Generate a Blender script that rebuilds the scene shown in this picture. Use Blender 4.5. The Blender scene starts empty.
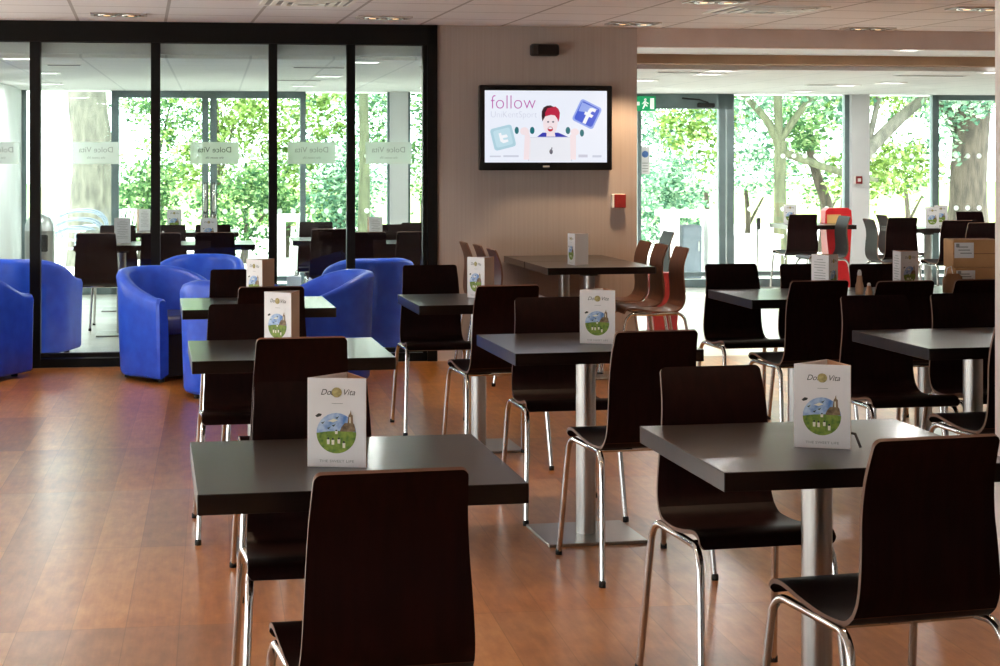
import bpy, math, random
from mathutils import Vector, Matrix
R = math.radians
PI = math.pi
sc = bpy.context.scene
COL = sc.collection
rnd = random.Random(7)

# ------------------------------------------------------------------ camera, sky, sun, exposure
CH = 1.48            # eye height
F = 1800.0           # focal length in pixels of the 1000 px wide frame
cam = bpy.data.cameras.new('camera')
cam.sensor_fit = 'HORIZONTAL'; cam.sensor_width = 36.0
cam.lens = 36.0 * F / 1000.0
cam.shift_y = -(333 - 156) / 1000.0
cam.clip_end = 300
camo = bpy.data.objects.new('camera', cam); COL.objects.link(camo)
camo.location = (0, 0, CH); camo.rotation_euler = (R(90), 0, 0)
sc.camera = camo

vs = sc.view_settings
vs.view_transform = 'Standard'; vs.look = 'None'; vs.gamma = 1.0
vs.use_curve_mapping = False
vs.exposure = 0.0

world = bpy.data.worlds.new('sky'); sc.world = world; world.use_nodes = True
bg = world.node_tree.nodes['Background']
bg.inputs['Color'].default_value = (0.90, 0.98, 1.0, 1)
bg.inputs['Strength'].default_value = 8.0

sun = bpy.data.lights.new('sun', 'SUN'); sun.energy = 20.0; sun.angle = R(1.5); sun.color = (1.0, 0.95, 0.85)
suno = bpy.data.objects.new('sun', sun); COL.objects.link(suno)
suno.rotation_euler = Vector((0.40, -0.52, -0.76)).to_track_quat('-Z', 'Y').to_euler()      # high, from the left and a little beyond the windows

DOWNLIGHT_W = 70.0
BACKLIGHT_W = 16.0

# ------------------------------------------------------------------ helpers
def lin(r, g, b):
    def f(c):
        c /= 255.0
        return c / 12.92 if c <= 0.04045 else ((c + 0.055) / 1.055) ** 2.4
    return (f(r), f(g), f(b), 1.0)

def mat(name, color, rough=0.5, metal=0.0, spec=0.5, emit=None, estr=0.0, coat=0.0):
    m = bpy.data.materials.new(name); m.use_nodes = True
    b = m.node_tree.nodes['Principled BSDF']
    b.inputs['Base Color'].default_value = color
    b.inputs['Roughness'].default_value = rough
    b.inputs['Metallic'].default_value = metal
    b.inputs['Specular IOR Level'].default_value = spec
    if coat: b.inputs['Coat Weight'].default_value = coat; b.inputs['Coat Roughness'].default_value = 0.12
    if emit is not None:
        b.inputs['Emission Color'].default_value = emit
        b.inputs['Emission Strength'].default_value = estr
    return m

def nodes_of(m):
    return m.node_tree.nodes, m.node_tree.links, m.node_tree.nodes['Principled BSDF']

def noise_color(m, c1, c2, scale=(1, 1, 1), nscale=8.0, detail=4.0, lo=0.35, hi=0.65, coord='Object', bump=0.0, rot=0.0):
    n, l, b = nodes_of(m)
    tc = n.new('ShaderNodeTexCoord'); mp = n.new('ShaderNodeMapping')
    mp.inputs['Scale'].default_value = scale; mp.inputs['Rotation'].default_value = (0, 0, rot)
    nt = n.new('ShaderNodeTexNoise'); nt.inputs['Scale'].default_value = nscale; nt.inputs['Detail'].default_value = detail
    cr = n.new('ShaderNodeValToRGB')
    cr.color_ramp.elements[0].position = lo; cr.color_ramp.elements[0].color = c1
    cr.color_ramp.elements[1].position = hi; cr.color_ramp.elements[1].color = c2
    l.new(tc.outputs[coord], mp.inputs['Vector']); l.new(mp.outputs['Vector'], nt.inputs['Vector'])
    l.new(nt.outputs['Fac'], cr.inputs['Fac']); l.new(cr.outputs['Color'], b.inputs['Base Color'])
    if bump:
        bp = n.new('ShaderNodeBump'); bp.inputs['Strength'].default_value = bump; bp.inputs['Distance'].default_value = 0.01
        l.new(nt.outputs['Fac'], bp.inputs['Height']); l.new(bp.outputs['Normal'], b.inputs['Normal'])
    return m

class MB:
    """collects faces for ONE mesh object (several material slots allowed)"""
    def __init__(s): s.v = []; s.f = []; s.sm = []; s.mi = []
    def add(s, vs_, fs, smooth=False, mi=0):
        o = len(s.v); s.v += [tuple(p) for p in vs_]
        for f in fs:
            s.f.append(tuple(i + o for i in f)); s.sm.append(smooth); s.mi.append(mi)
    def box(s, c, d, rz=0.0, mi=0, bev=0.0):
        cx, cy, cz = c; hx, hy, hz = d[0] / 2, d[1] / 2, d[2] / 2
        ca, sa = math.cos(rz), math.sin(rz)
        if bev > 0:
            bev = min(bev, hx * .9, hy * .9, hz * .9)
            vs_ = []
            for (z, e) in ((-hz, bev), (-hz + bev, 0), (hz - bev, 0), (hz, bev)):
                for (x, y) in ((-hx, -hy), (hx, -hy), (hx, hy), (-hx, hy)):
                    sx, sy = (1 if x > 0 else -1), (1 if y > 0 else -1)
                    ex = e
                    vs_.append((x - sx * (ex + bev * 0), y - sy * (ex + bev), z))
                    vs_.append((x - sx * (ex + bev), y - sy * ex, z))
            # order each ring: for corners generate proper winding
            rings = []
            for r in range(4):
                q = vs_[r * 8:(r + 1) * 8]
                # corners: 0 (-,-): q0(y in) q1(x in); ring ccw: (-x side) -> bottom
                rings.append([q[0], q[1], q[3], q[2], q[4], q[5], q[7], q[6]])
            vv = [p for r in rings for p in r]; fs = []
            for r in range(3):
                for i in range(8):
                    j = (i + 1) % 8
                    fs.append((r * 8 + i, r * 8 + j, (r + 1) * 8 + j, (r + 1) * 8 + i))
            fs.append(tuple(reversed(range(8)))); fs.append(tuple(range(24, 32)))
        else:
            vv = [(x, y, z) for z in (-hz, hz) for (x, y) in ((-hx, -hy), (hx, -hy), (hx, hy), (-hx, hy))]
            fs = [(3, 2, 1, 0), (4, 5, 6, 7), (0, 1, 5, 4), (1, 2, 6, 5), (2, 3, 7, 6), (3, 0, 4, 7)]
        s.add([(cx + x * ca - y * sa, cy + x * sa + y * ca, cz + z) for x, y, z in vv], fs, False, mi)
    def tube(s, pts, r, seg=10, mi=0, cap=True, radii=None):
        pts = [Vector(p) for p in pts]; n = len(pts)
        ts = []
        for i in range(n):
            t = (pts[min(i + 1, n - 1)] - pts[max(i - 1, 0)])
            ts.append(t.normalized())
        up = Vector((0, 0, 1)) if abs(ts[0].z) < 0.9 else Vector((1, 0, 0))
        a = ts[0].cross(up).normalized(); vs_ = []
        for i in range(n):
            a = (a - ts[i] * a.dot(ts[i])).normalized(); b = ts[i].cross(a)
            rr = radii[i] if radii else r
            for k in range(seg):
                q = 2 * PI * k / seg
                vs_.append(pts[i] + a * (rr * math.cos(q)) + b * (rr * math.sin(q)))
        fs = []
        for i in range(n - 1):
            for k in range(seg):
                k2 = (k + 1) % seg
                fs.append((i * seg + k, (i + 1) * seg + k, (i + 1) * seg + k2, i * seg + k2))
        s.add(vs_, fs, True, mi)
        if cap:
            s.add(vs_[:seg], [tuple(range(seg))], False, mi)
            s.add(vs_[-seg:], [tuple(reversed(range(seg)))], False, mi)
    def lathe(s, prof, c=(0, 0, 0), seg=24, mi=0, smooth=True):
        vs_ = []
        for (r, z) in prof:
            for k in range(seg):
                q = 2 * PI * k / seg
                vs_.append((c[0] + r * math.cos(q), c[1] + r * math.sin(q), c[2] + z))
        fs = []
        for i in range(len(prof) - 1):
            for k in range(seg):
                k2 = (k + 1) % seg
                fs.append((i * seg + k, i * seg + k2, (i + 1) * seg + k2, (i + 1) * seg + k))
        s.add(vs_, fs, smooth, mi)
        if prof[0][0] > 1e-4: s.add(vs_[:seg], [tuple(reversed(range(seg)))], False, mi)
        if prof[-1][0] > 1e-4: s.add(vs_[-seg:], [tuple(range(seg))], False, mi)
    def poly(s, pts, mi=0):
        s.add(pts, [tuple(range(len(pts)))], False, mi)
    def prism(s, pts2, z0, z1, mi=0):
        n = len(pts2)
        vv = [(x, y, z0) for x, y in pts2] + [(x, y, z1) for x, y in pts2]
        fs = [tuple(reversed(range(n))), tuple(range(n, 2 * n))]
        fs += [(i, (i + 1) % n, n + (i + 1) % n, n + i) for i in range(n)]
        s.add(vv, fs, False, mi)
    def ball(s, c, rx, ry, rz_, seg=16, rings=10, mi=0):
        vs_ = []
        for i in range(rings + 1):
            th = PI * i / rings
            for k in range(seg):
                q = 2 * PI * k / seg
                vs_.append((c[0] + rx * math.sin(th) * math.cos(q), c[1] + ry * math.sin(th) * math.sin(q), c[2] + rz_ * math.cos(th)))
        fs = []
        for i in range(rings):
            for k in range(seg):
                k2 = (k + 1) % seg
                fs.append((i * seg + k, (i + 1) * seg + k, (i + 1) * seg + k2, i * seg + k2))
        s.add(vs_, fs, True, mi)
    def xform(s, fn):
        s.v = [tuple(fn(p)) for p in s.v]; return s
    def mesh(s, name, mats):
        me = bpy.data.meshes.new(name)
        me.from_pydata(s.v, [], s.f)
        me.polygons.foreach_set('use_smooth', s.sm)
        me.polygons.foreach_set('material_index', s.mi)
        for m in (mats if isinstance(mats, (list, tuple)) else [mats]): me.materials.append(m)
        me.update(); return me
    def build(s, name, mats, parent=None, loc=(0, 0, 0), rz=0.0):
        o = bpy.data.objects.new(name, s.mesh(name, mats)); COL.objects.link(o)
        o.location = loc; o.rotation_euler = (0, 0, rz)
        if parent is not None: o.parent = parent
        return o

def tag(o, label=None, cat=None, group=None, kind=None):
    if label: o['label'] = label
    if cat: o['category'] = cat
    if group: o['group'] = group
    if kind: o['kind'] = kind
    return o

def thing(name, label, cat, loc=(0, 0, 0), rz=0.0, group=None):
    o = bpy.data.objects.new(name, None); COL.objects.link(o)
    o.empty_display_size = 0.1
    o.location = loc; o.rotation_euler = (0, 0, rz)
    return tag(o, label, cat, group)

def copy_tree(o, parent=None):
    c = o.copy(); COL.objects.link(c)
    if parent is not None: c.parent = parent
    for ch in list(o.children): copy_tree(ch, c)
    return c

def text_mesh(txt, size, depth=0.0005, shear=0.0, mirror=False, xscale=1.0, align='CENTER', offset=0.0):
    cu = bpy.data.curves.new('lettering', 'FONT'); cu.body = txt; cu.size = size
    cu.align_x = align; cu.offset = offset; cu.shear = shear; cu.extrude = depth
    cu.resolution_u = 4
    o = bpy.data.objects.new('lettering', cu); COL.objects.link(o)
    bpy.context.view_layer.update()
    dg = bpy.context.evaluated_depsgraph_get()
    me = bpy.data.meshes.new_from_object(o.evaluated_get(dg))
    vs_ = [(v.co.x * xscale * (-1 if mirror else 1), v.co.y, v.co.z) for v in me.vertices]
    fs = [tuple(p.vertices) if not mirror else tuple(reversed(p.vertices)) for p in me.polygons]
    bpy.data.objects.remove(o); bpy.data.curves.remove(cu); bpy.data.meshes.remove(me)
    return vs_, fs

def catmull(pts, n):
    out = []; P = [Vector(p) for p in pts]
    for i in range(len(P) - 1):
        p0 = P[max(i - 1, 0)]; p1 = P[i]; p2 = P[i + 1]; p3 = P[min(i + 2, len(P) - 1)]
        for k in range(n):
            t = k / n
            out.append(0.5 * ((2 * p1) + (p2 - p0) * t + (2 * p0 - 5 * p1 + 4 * p2 - p3) * t * t + (3 * p1 - p0 - 3 * p2 + p3) * t ** 3))
    out.append(P[-1]); return out

# pixel -> point helpers used only to read measured positions off the photograph
def PX(x, Y): return (x - 500.0) / F * Y
def PZ(y, Y): return CH - (y - 156.0) / F * Y

# building axes: the glazed screen, the television wall and the far windows share one direction
WA = R(9.0); CA, SA = math.cos(WA), math.sin(WA)
W0 = Vector((0.0, 13.08))
def W(s, t, z=0.0): return (W0.x + s * CA - t * SA, W0.y + s * SA + t * CA, z)
def s_at(px, t):      # wall coordinate of an image column on the plane t
    k = (px - 500.0) / F
    Y = (t + SA * 0 + CA * W0.y) / (CA - SA * k)
    X = k * Y
    return X * CA + (Y - W0.y) * SA
def d_at(px, t):
    k = (px - 500.0) / F
    return (t + CA * W0.y) / (CA - SA * k)
FT = 6.78             # far window plane

# ------------------------------------------------------------------ materials
def wood_floor():
    m = mat('wood_floor', (0.2, 0.1, 0.05, 1), 0.3)
    n, l, b = nodes_of(m)
    tc = n.new('ShaderNodeTexCoord')
    sep = n.new('ShaderNodeSeparateXYZ'); l.new(tc.outputs['Object'], sep.inputs[0])
    def math_(op, a, bb=None, cc=None):
        k = n.new('ShaderNodeMath'); k.operation = op
        for i, v in enumerate((a, bb, cc)):
            if v is None: continue
            if isinstance(v, (int, float)): k.inputs[i].default_value = v
            else: l.new(v, k.inputs[i])
        return k.outputs[0]
    bw, bl = 0.166, 1.18
    xi = math_('FLOOR', math_('DIVIDE', sep.outputs[0], bw))
    yi = math_('FLOOR', math_('DIVIDE', math_('ADD', sep.outputs[1], 0.08), bl))
    comb = n.new('ShaderNodeCombineXYZ'); l.new(xi, comb.inputs[0]); l.new(yi, comb.inputs[1])
    wn = n.new('ShaderNodeTexWhiteNoise'); wn.noise_dimensions = '2D'; l.new(comb.outputs[0], wn.inputs['Vector'])
    wy = n.new('ShaderNodeTexWhiteNoise'); wy.noise_dimensions = '1D'; l.new(yi, wy.inputs['W'])
    # grain stretched along the boards, plus big soft worn patches
    mp = n.new('ShaderNodeMapping'); mp.inputs['Scale'].default_value = (22, 7, 1); l.new(tc.outputs['Object'], mp.inputs['Vector'])
    g = n.new('ShaderNodeTexNoise'); g.inputs['Scale'].default_value = 1.0; g.inputs['Detail'].default_value = 4; g.inputs['Roughness'].default_value = 0.6
    l.new(mp.outputs[0], g.inputs['Vector'])
    g2 = n.new('ShaderNodeTexNoise'); g2.inputs['Scale'].default_value = 1.6; g2.inputs['Detail'].default_value = 5
    l.new(tc.outputs['Object'], g2.inputs['Vector'])
    mp3 = n.new('ShaderNodeMapping'); mp3.inputs['Scale'].default_value = (90, 4, 1); l.new(tc.outputs['Object'], mp3.inputs['Vector'])
    g3 = n.new('ShaderNodeTexNoise'); g3.inputs['Scale'].default_value = 1.0; g3.inputs['Detail'].default_value = 2; l.new(mp3.outputs[0], g3.inputs['Vector'])
    f1 = math_('ADD', math_('MULTIPLY', wn.outputs['Value'], 0.26), math_('MULTIPLY', g.outputs['Fac'], 0.52))
    f2 = math_('ADD', f1, math_('ADD', math_('MULTIPLY', g2.outputs['Fac'], 0.42), math_('MULTIPLY', g3.outputs['Fac'], 0.22)))
    f3 = math_('SUBTRACT', f2, 0.19)
    cr = n.new('ShaderNodeValToRGB'); e = cr.color_ramp.elements
    e[0].position = 0.18; e[0].color = lin(112, 66, 32)
    e[1].position = 0.80; e[1].color = lin(212, 150, 78)
    x = e.new(0.42); x.color = lin(158, 94, 40)
    x = e.new(0.60); x.color = lin(186, 119, 52)
    l.new(f3, cr.inputs['Fac'])
    # worn greyer boards
    mix = n.new('ShaderNodeMix'); mix.data_type = 'RGBA'
    gr = n.new('ShaderNodeValToRGB'); gr.color_ramp.elements[0].color = lin(112, 92, 84); gr.color_ramp.elements[1].color = lin(170, 142, 126)
    l.new(g.outputs['Fac'], gr.inputs['Fac'])
    wsum = math_('ADD', math_('MULTIPLY', wy.outputs['Value'], 0.75), math_('MULTIPLY', g2.outputs['Fac'], 0.5))
    rr = n.new('ShaderNodeMapRange'); rr.inputs['From Min'].default_value = 0.42; rr.inputs['From Max'].default_value = 0.95
    rr.inputs['To Max'].default_value = 0.75
    l.new(wsum, rr.inputs['Value'])
    l.new(rr.outputs[0], mix.inputs['Factor']); l.new(cr.outputs[0], mix.inputs['A']); l.new(gr.outputs[0], mix.inputs['B'])
    # board joints
    fx = math_('FRACT', math_('DIVIDE', sep.outputs[0], bw)); fy = math_('FRACT', math_('DIVIDE', math_('ADD', sep.outputs[1], 0.08), bl))
    jx = math_('LESS_THAN', fx, 0.018); jy = math_('LESS_THAN', fy, 0.004)
    j = math_('MULTIPLY', math_('MAXIMUM', jx, jy), 0.35)
    mj = n.new('ShaderNodeMix'); mj.data_type = 'RGBA'; l.new(j, mj.inputs['Factor'])
    l.new(mix.outputs['Result'], mj.inputs['A']); mj.inputs['B'].default_value = lin(60, 36, 24)
    l.new(mj.outputs['Result'], b.inputs['Base Color'])
    b.inputs['Roughness'].default_value = 0.285; b.inputs['Specular IOR Level'].default_value = 0.38
    return m

def tile_ceiling(name, col, seam, size=0.6, width=0.035):
    m = mat(name, col, 0.85, spec=0.2)
    n, l, b = nodes_of(m)
    tc = n.new('ShaderNodeTexCoord'); sep = n.new('ShaderNodeSeparateXYZ'); l.new(tc.outputs['Object'], sep.inputs[0])
    outs = []
    for k in (0, 1):
        d = n.new('ShaderNodeMath'); d.operation = 'DIVIDE'; l.new(sep.outputs[k], d.inputs[0]); d.inputs[1].default_value = size
        f = n.new('ShaderNodeMath'); f.operation = 'FRACT'; l.new(d.outputs[0], f.inputs[0])
        t = n.new('ShaderNodeMath'); t.operation = 'LESS_THAN'; l.new(f.outputs[0], t.inputs[0]); t.inputs[1].default_value = width
        outs.append(t.outputs[0])
    mx = n.new('ShaderNodeMath'); mx.operation = 'MAXIMUM'; l.new(outs[0], mx.inputs[0]); l.new(outs[1], mx.inputs[1])
    nt = n.new('ShaderNodeTexNoise'); nt.inputs['Scale'].default_value = 60; nt.inputs['Detail'].default_value = 3
    l.new(tc.outputs['Object'], nt.inputs['Vector'])
    sp = n.new('ShaderNodeMix'); sp.data_type = 'RGBA'; sp.inputs['A'].default_value = tuple(c * 0.93 for c in col[:3]) + (1,); sp.inputs['B'].default_value = col
    l.new(nt.outputs['Fac'], sp.inputs['Factor'])
    mix = n.new('ShaderNodeMix'); mix.data_type = 'RGBA'; l.new(mx.outputs[0], mix.inputs['Factor'])
    l.new(sp.outputs['Result'], mix.inputs['A']); mix.inputs['B'].default_value = seam
    l.new(mix.outputs['Result'], b.inputs['Base Color'])
    return m

def dark_wood(name, c1, c2, rough, scale):
    m = mat(name, c1, rough, spec=0.5)
    noise_color(m, c1, c2, scale=scale, nscale=1.0, detail=6, lo=0.35, hi=0.7)
    return m

def wallpaper():
    m = mat('ribbed_wallpaper', lin(196, 178, 166), 0.8, spec=0.2)
    n, l, b = nodes_of(m)
    tc = n.new('ShaderNodeTexCoord')
    mp = n.new('ShaderNodeMapping'); mp.inputs['Scale'].default_value = (70, 70, 1.2); l.new(tc.outputs['Object'], mp.inputs['Vector'])
    nt = n.new('ShaderNodeTexNoise'); nt.inputs['Scale'].default_value = 1.0; nt.inputs['Detail'].default_value = 3; l.new(mp.outputs[0], nt.inputs['Vector'])
    cr = n.new('ShaderNodeValToRGB')
    cr.color_ramp.elements[0].position = 0.3; cr.color_ramp.elements[0].color = lin(166, 154, 148)
    cr.color_ramp.elements[1].position = 0.7; cr.color_ramp.elements[1].color = lin(174, 162, 156)
    l.new(nt.outputs['Fac'], cr.inputs['Fac']); l.new(cr.outputs[0], b.inputs['Base Color'])
    bp = n.new('ShaderNodeBump'); bp.inputs['Strength'].default_value = 0.15; bp.inputs['Distance'].default_value = 0.002
    l.new(nt.outputs['Fac'], bp.inputs['Height']); l.new(bp.outputs[0], b.inputs['Normal'])
    return m

def clear_glass(name, tint=(0.93, 0.97, 0.96, 1)):
    m = bpy.data.materials.new(name); m.use_nodes = True
    n, l = m.node_tree.nodes, m.node_tree.links
    for x in list(n):
        if x.type == 'BSDF_PRINCIPLED': n.remove(x)
    out = [x for x in n if x.type == 'OUTPUT_MATERIAL'][0]
    tr = n.new('ShaderNodeBsdfTransparent'); tr.inputs[0].default_value = tint
    gl = n.new('ShaderNodeBsdfGlossy'); gl.inputs['Roughness'].default_value = 0.02
    fr = n.new('ShaderNodeFresnel'); fr.inputs['IOR'].default_value = 1.4
    mx = n.new('ShaderNodeMixShader')
    l.new(fr.outputs[0], mx.inputs[0]); l.new(tr.outputs[0], mx.inputs[1]); l.new(gl.outputs[0], mx.inputs[2])
    l.new(mx.outputs[0], out.inputs[0]); return m

def frosted(name, col, opacity):
    m = bpy.data.materials.new(name); m.use_nodes = True
    n, l = m.node_tree.nodes, m.node_tree.links
    for x in list(n):
        if x.type == 'BSDF_PRINCIPLED': n.remove(x)
    out = [x for x in n if x.type == 'OUTPUT_MATERIAL'][0]
    tl = n.new('ShaderNodeBsdfRefraction'); tl.inputs['Roughness'].default_value = 0.45; tl.inputs['IOR'].default_value = 1.18; df = n.new('ShaderNodeBsdfDiffuse')
    tr = n.new('ShaderNodeBsdfTransparent'); tl.inputs[0].default_value = col; df.inputs[0].default_value = col
    m1 = n.new('ShaderNodeMixShader'); m1.inputs[0].default_value = 0.4
    m2 = n.new('ShaderNodeMixShader'); m2.inputs[0].default_value = opacity
    l.new(tl.outputs[0], m1.inputs[1]); l.new(df.outputs[0], m1.inputs[2])
    l.new(tr.outputs[0], m2.inputs[1]); l.new(m1.outputs[0], m2.inputs[2]); l.new(m2.outputs[0], out.inputs[0])
    return m

def leaf_mat(name, stops):
    m = bpy.data.materials.new(name); m.use_nodes = True
    n, l = m.node_tree.nodes, m.node_tree.links
    for x in list(n):
        if x.type == 'BSDF_PRINCIPLED': n.remove(x)
    out = [x for x in n if x.type == 'OUTPUT_MATERIAL'][0]
    geo = n.new('ShaderNodeNewGeometry'); cr = n.new('ShaderNodeValToRGB')
    cr.color_ramp.elements[0].color = stops[0]; cr.color_ramp.elements[1].color = stops[-1]
    for i, s_ in enumerate(stops[1:-1]):
        x = cr.color_ramp.elements.new((i + 1) / (len(stops) - 1)); x.color = s_
    l.new(geo.outputs['Random Per Island'], cr.inputs['Fac'])
    df = n.new('ShaderNodeBsdfDiffuse'); tl = n.new('ShaderNodeBsdfTranslucent'); mx = n.new('ShaderNodeMixShader'); mx.inputs[0].default_value = 0.45
    l.new(cr.outputs[0], df.inputs[0]); l.new(cr.outputs[0], tl.inputs[0])
    l.new(df.outputs[0], mx.inputs[1]); l.new(tl.outputs[0], mx.inputs[2]); l.new(mx.outputs[0], out.inputs[0])
    return m

def emis(name, col, strength=1.0):
    m = mat(name, (0.02, 0.02, 0.02, 1), 0.4, emit=col, estr=strength); return m

M = {}
M['floor'] = wood_floor()
M['vinyl'] = noise_color(mat('pale_vinyl', lin(205, 205, 192), 0.3), lin(206, 207, 198), lin(228, 228, 220), nscale=3.0)
M['ceil'] = tile_ceiling('ceiling_tiles', lin(238, 238, 240), lin(182, 180, 180))
M['ceil_back'] = tile_ceiling('conservatory_ceiling_tiles', lin(232, 232, 230), lin(206, 208, 208), width=0.03)
M['wallpaper'] = wallpaper()
M['white_wall'] = noise_color(mat('white_paint', lin(228, 230, 232), 0.7), lin(222, 224, 226), lin(232, 234, 236), nscale=2.0)
M['pink_wall'] = noise_color(mat('warm_grey_paint', lin(222, 212, 210), 0.7), lin(217, 207, 205), lin(227, 217, 215), nscale=2.0)
M['brown_soffit'] = noise_color(mat('brown_soffit_paint', lin(156, 126, 100), 0.7), lin(148, 119, 94), lin(164, 134, 106), nscale=3.0)
M['bulkhead'] = noise_color(mat('bulkhead_paint', lin(196, 180, 174), 0.7), lin(190, 174, 168), lin(202, 186, 180), nscale=3.0)
M['black_alu'] = noise_color(mat('black_aluminium', lin(9, 8, 8), 0.5, spec=0.2), lin(6, 5, 5), lin(11, 10, 10), nscale=5.0)
M['grey_alu'] = noise_color(mat('grey_aluminium', lin(112, 130, 133), 0.4, metal=0.1), lin(106, 124, 127), lin(118, 136, 139), nscale=5.0)
M['glass'] = clear_glass('clear_glass')
M['glass_far'] = clear_glass('window_glass', (0.95, 0.985, 0.97, 1))
M['frost'] = frosted('frosted_film', lin(226, 230, 228), 0.82)
M['dot'] = frosted('white_dot_film', lin(244, 246, 246), 0.95)
for x_ in M['dot'].node_tree.nodes:
    if x_.type == 'BSDF_REFRACTION': x_.inputs['Roughness'].default_value = 0.9
M['dark_print'] = mat('dark_print', lin(70, 74, 76), 0.6)
M['grey_print'] = mat('grey_print', lin(150, 152, 152), 0.6)
M['wenge'] = dark_wood('wenge_laminate', lin(20, 12, 9), lin(31, 20, 16), 0.30, (4, 60, 4))
b_ = M['wenge'].node_tree.nodes['Principled BSDF']; b_.inputs['Coat Weight'].default_value = 0.4; b_.inputs['Coat Roughness'].default_value = 0.12; b_.inputs['Specular IOR Level'].default_value = 0.2
M['wenge_edge'] = dark_wood('wenge_edging', lin(34, 25, 24), lin(50, 38, 36), 0.45, (4, 60, 4))
M['chair'] = dark_wood('stained_plywood', lin(18, 4, 4), lin(28, 8, 7), 0.46, (60, 60, 3))
M['chair'].node_tree.nodes['Principled BSDF'].inputs['Specular IOR Level'].default_value = 0.10
M['chair_lit'] = dark_wood('lit_plywood', lin(74, 40, 26), lin(98, 56, 36), 0.36, (60, 60, 3))  # lighter copy of the chair plywood, window light put into its colour
M['ply_edge'] = mat('plywood_edge', lin(104, 70, 52), 0.5)
M['chrome'] = noise_color(mat('chrome_tube', lin(205, 203, 200), 0.14, metal=1.0), lin(198, 196, 193), lin(210, 208, 205), nscale=20)
M['steel'] = noise_color(mat('brushed_steel', lin(176, 174, 170), 0.30, metal=1.0), lin(172, 170, 166), lin(179, 177, 173), scale=(60, 60, 2), nscale=3)
M['rubber'] = noise_color(mat('black_rubber', lin(20, 19, 19), 0.7), lin(16, 15, 15), lin(24, 23, 23), nscale=30)
M['blue'] = noise_color(mat('blue_leatherette', lin(40, 88, 222), 0.42), lin(36, 82, 216), lin(46, 96, 228), nscale=14, bump=0.1)
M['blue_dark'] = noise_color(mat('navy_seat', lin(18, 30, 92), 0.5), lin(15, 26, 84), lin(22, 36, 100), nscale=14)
M['black_base'] = noise_color(mat('black_base', lin(16, 16, 20), 0.6), lin(12, 12, 16), lin(20, 20, 24), nscale=9)
M['card'] = noise_color(mat('white_card', lin(232, 230, 232), 0.55), lin(229, 227, 229), lin(235, 233, 235), nscale=8)
M['tan_and_shade'] = noise_color(mat('tan_and_shaded_card', lin(196, 152, 118), 0.6), lin(190, 146, 112), lin(202, 158, 124), nscale=8)  # shakers' own tan; on menu panels, shade put into white card
M['tv_black'] = noise_color(mat('glossy_black_plastic', lin(8, 8, 10), 0.2), lin(6, 6, 8), lin(11, 11, 13), nscale=6)
M['plastic_black'] = noise_color(mat('matt_black_plastic', lin(26, 25, 24), 0.6), lin(22, 21, 20), lin(30, 29, 28), nscale=20)
M['red'] = noise_color(mat('red_plastic', lin(214, 20, 30), 0.4), lin(206, 16, 26), lin(222, 26, 36), nscale=6)
M['red_dark'] = noise_color(mat('red_panel', lin(140, 34, 34), 0.5), lin(132, 30, 30), lin(148, 38, 38), nscale=20)
M['white_plastic'] = noise_color(mat('white_plastic', lin(232, 230, 226), 0.45), lin(228, 226, 222), lin(236, 234, 230), nscale=6)
M['green_sign'] = mat('green_sign', lin(10, 148, 92), 0.4, emit=lin(10, 150, 95), estr=0.5)
M['white_sign'] = mat('white_pictogram', lin(240, 244, 240), 0.4, emit=lin(235, 245, 240), estr=0.5)
M['cardboard'] = noise_color(mat('cardboard', lin(196, 148, 98), 0.75), lin(188, 140, 92), lin(204, 156, 106), nscale=5)
M['cardboard_dark'] = noise_color(mat('brown_cardboard', lin(134, 92, 58), 0.75), lin(126, 86, 53), lin(142, 98, 64), nscale=5)
M['paper'] = noise_color(mat('label_paper', lin(236, 236, 238), 0.6), lin(233, 233, 235), lin(239, 239, 241), nscale=6)
M['lamp_warm'] = emis('warm_lamp', (1.0, 0.62, 0.30, 1), 3.0)
M['lamp_white'] = emis('white_lamp', (1.0, 1.0, 0.97, 1), 3.0)
M['tray'] = noise_color(mat('dark_tray', lin(60, 52, 48), 0.35, metal=0.7), lin(48, 42, 40), lin(110, 100, 94), scale=(1, 30, 1), nscale=6)
M['bezel'] = noise_color(mat('silver_bezel', lin(186, 178, 172), 0.4, metal=0.5), lin(180, 172, 166), lin(192, 184, 178), nscale=10)
M['patio'] = noise_color(mat('pale_paving', lin(226, 224, 216), 0.8), lin(216, 214, 206), lin(234, 232, 224), nscale=1.5)
M['lawn'] = noise_color(mat('lawn', lin(120, 160, 70), 0.9), lin(100, 146, 60), lin(150, 182, 92), nscale=3.0)
M['bark_pale'] = noise_color(mat('pale_bark', lin(196, 184, 160), 0.9), lin(80, 78, 70), lin(116, 112, 100), scale=(3, 3, 1), nscale=4, detail=8, bump=0.6)
M['bark_green'] = noise_color(mat('green_bark', lin(150, 152, 110), 0.9), lin(66, 70, 50), lin(96, 100, 74), scale=(4, 4, 1), nscale=4, detail=6, bump=0.4)
M['bark'] = noise_color(mat('brown_bark', lin(120, 100, 76), 0.9), lin(52, 46, 38), lin(88, 79, 67), scale=(4, 4, 1), nscale=4, detail=8, bump=0.6)
M['alu_bright'] = noise_color(mat('bright_aluminium', lin(214, 216, 218), 0.3, metal=0.8), lin(206, 208, 210), lin(220, 222, 224), nscale=10)
M['outdoor_white'] = noise_color(mat('outdoor_white_paint', lin(226, 228, 226), 0.6), lin(220, 222, 220), lin(232, 234, 232), nscale=4)
M['outdoor_grey'] = noise_color(mat('outdoor_grey_panel', lin(112, 122, 134), 0.6), lin(104, 114, 126), lin(120, 130, 142), nscale=4)
M['leaf_a'] = leaf_mat('leaves_bright', [lin(62, 88, 42), lin(98, 128, 60), lin(136, 162, 86), lin(196, 212, 150)])
M['leaf_b'] = leaf_mat('leaves_mid', [lin(44, 74, 52), lin(74, 110, 72), lin(112, 146, 94), lin(180, 204, 148)])
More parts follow.
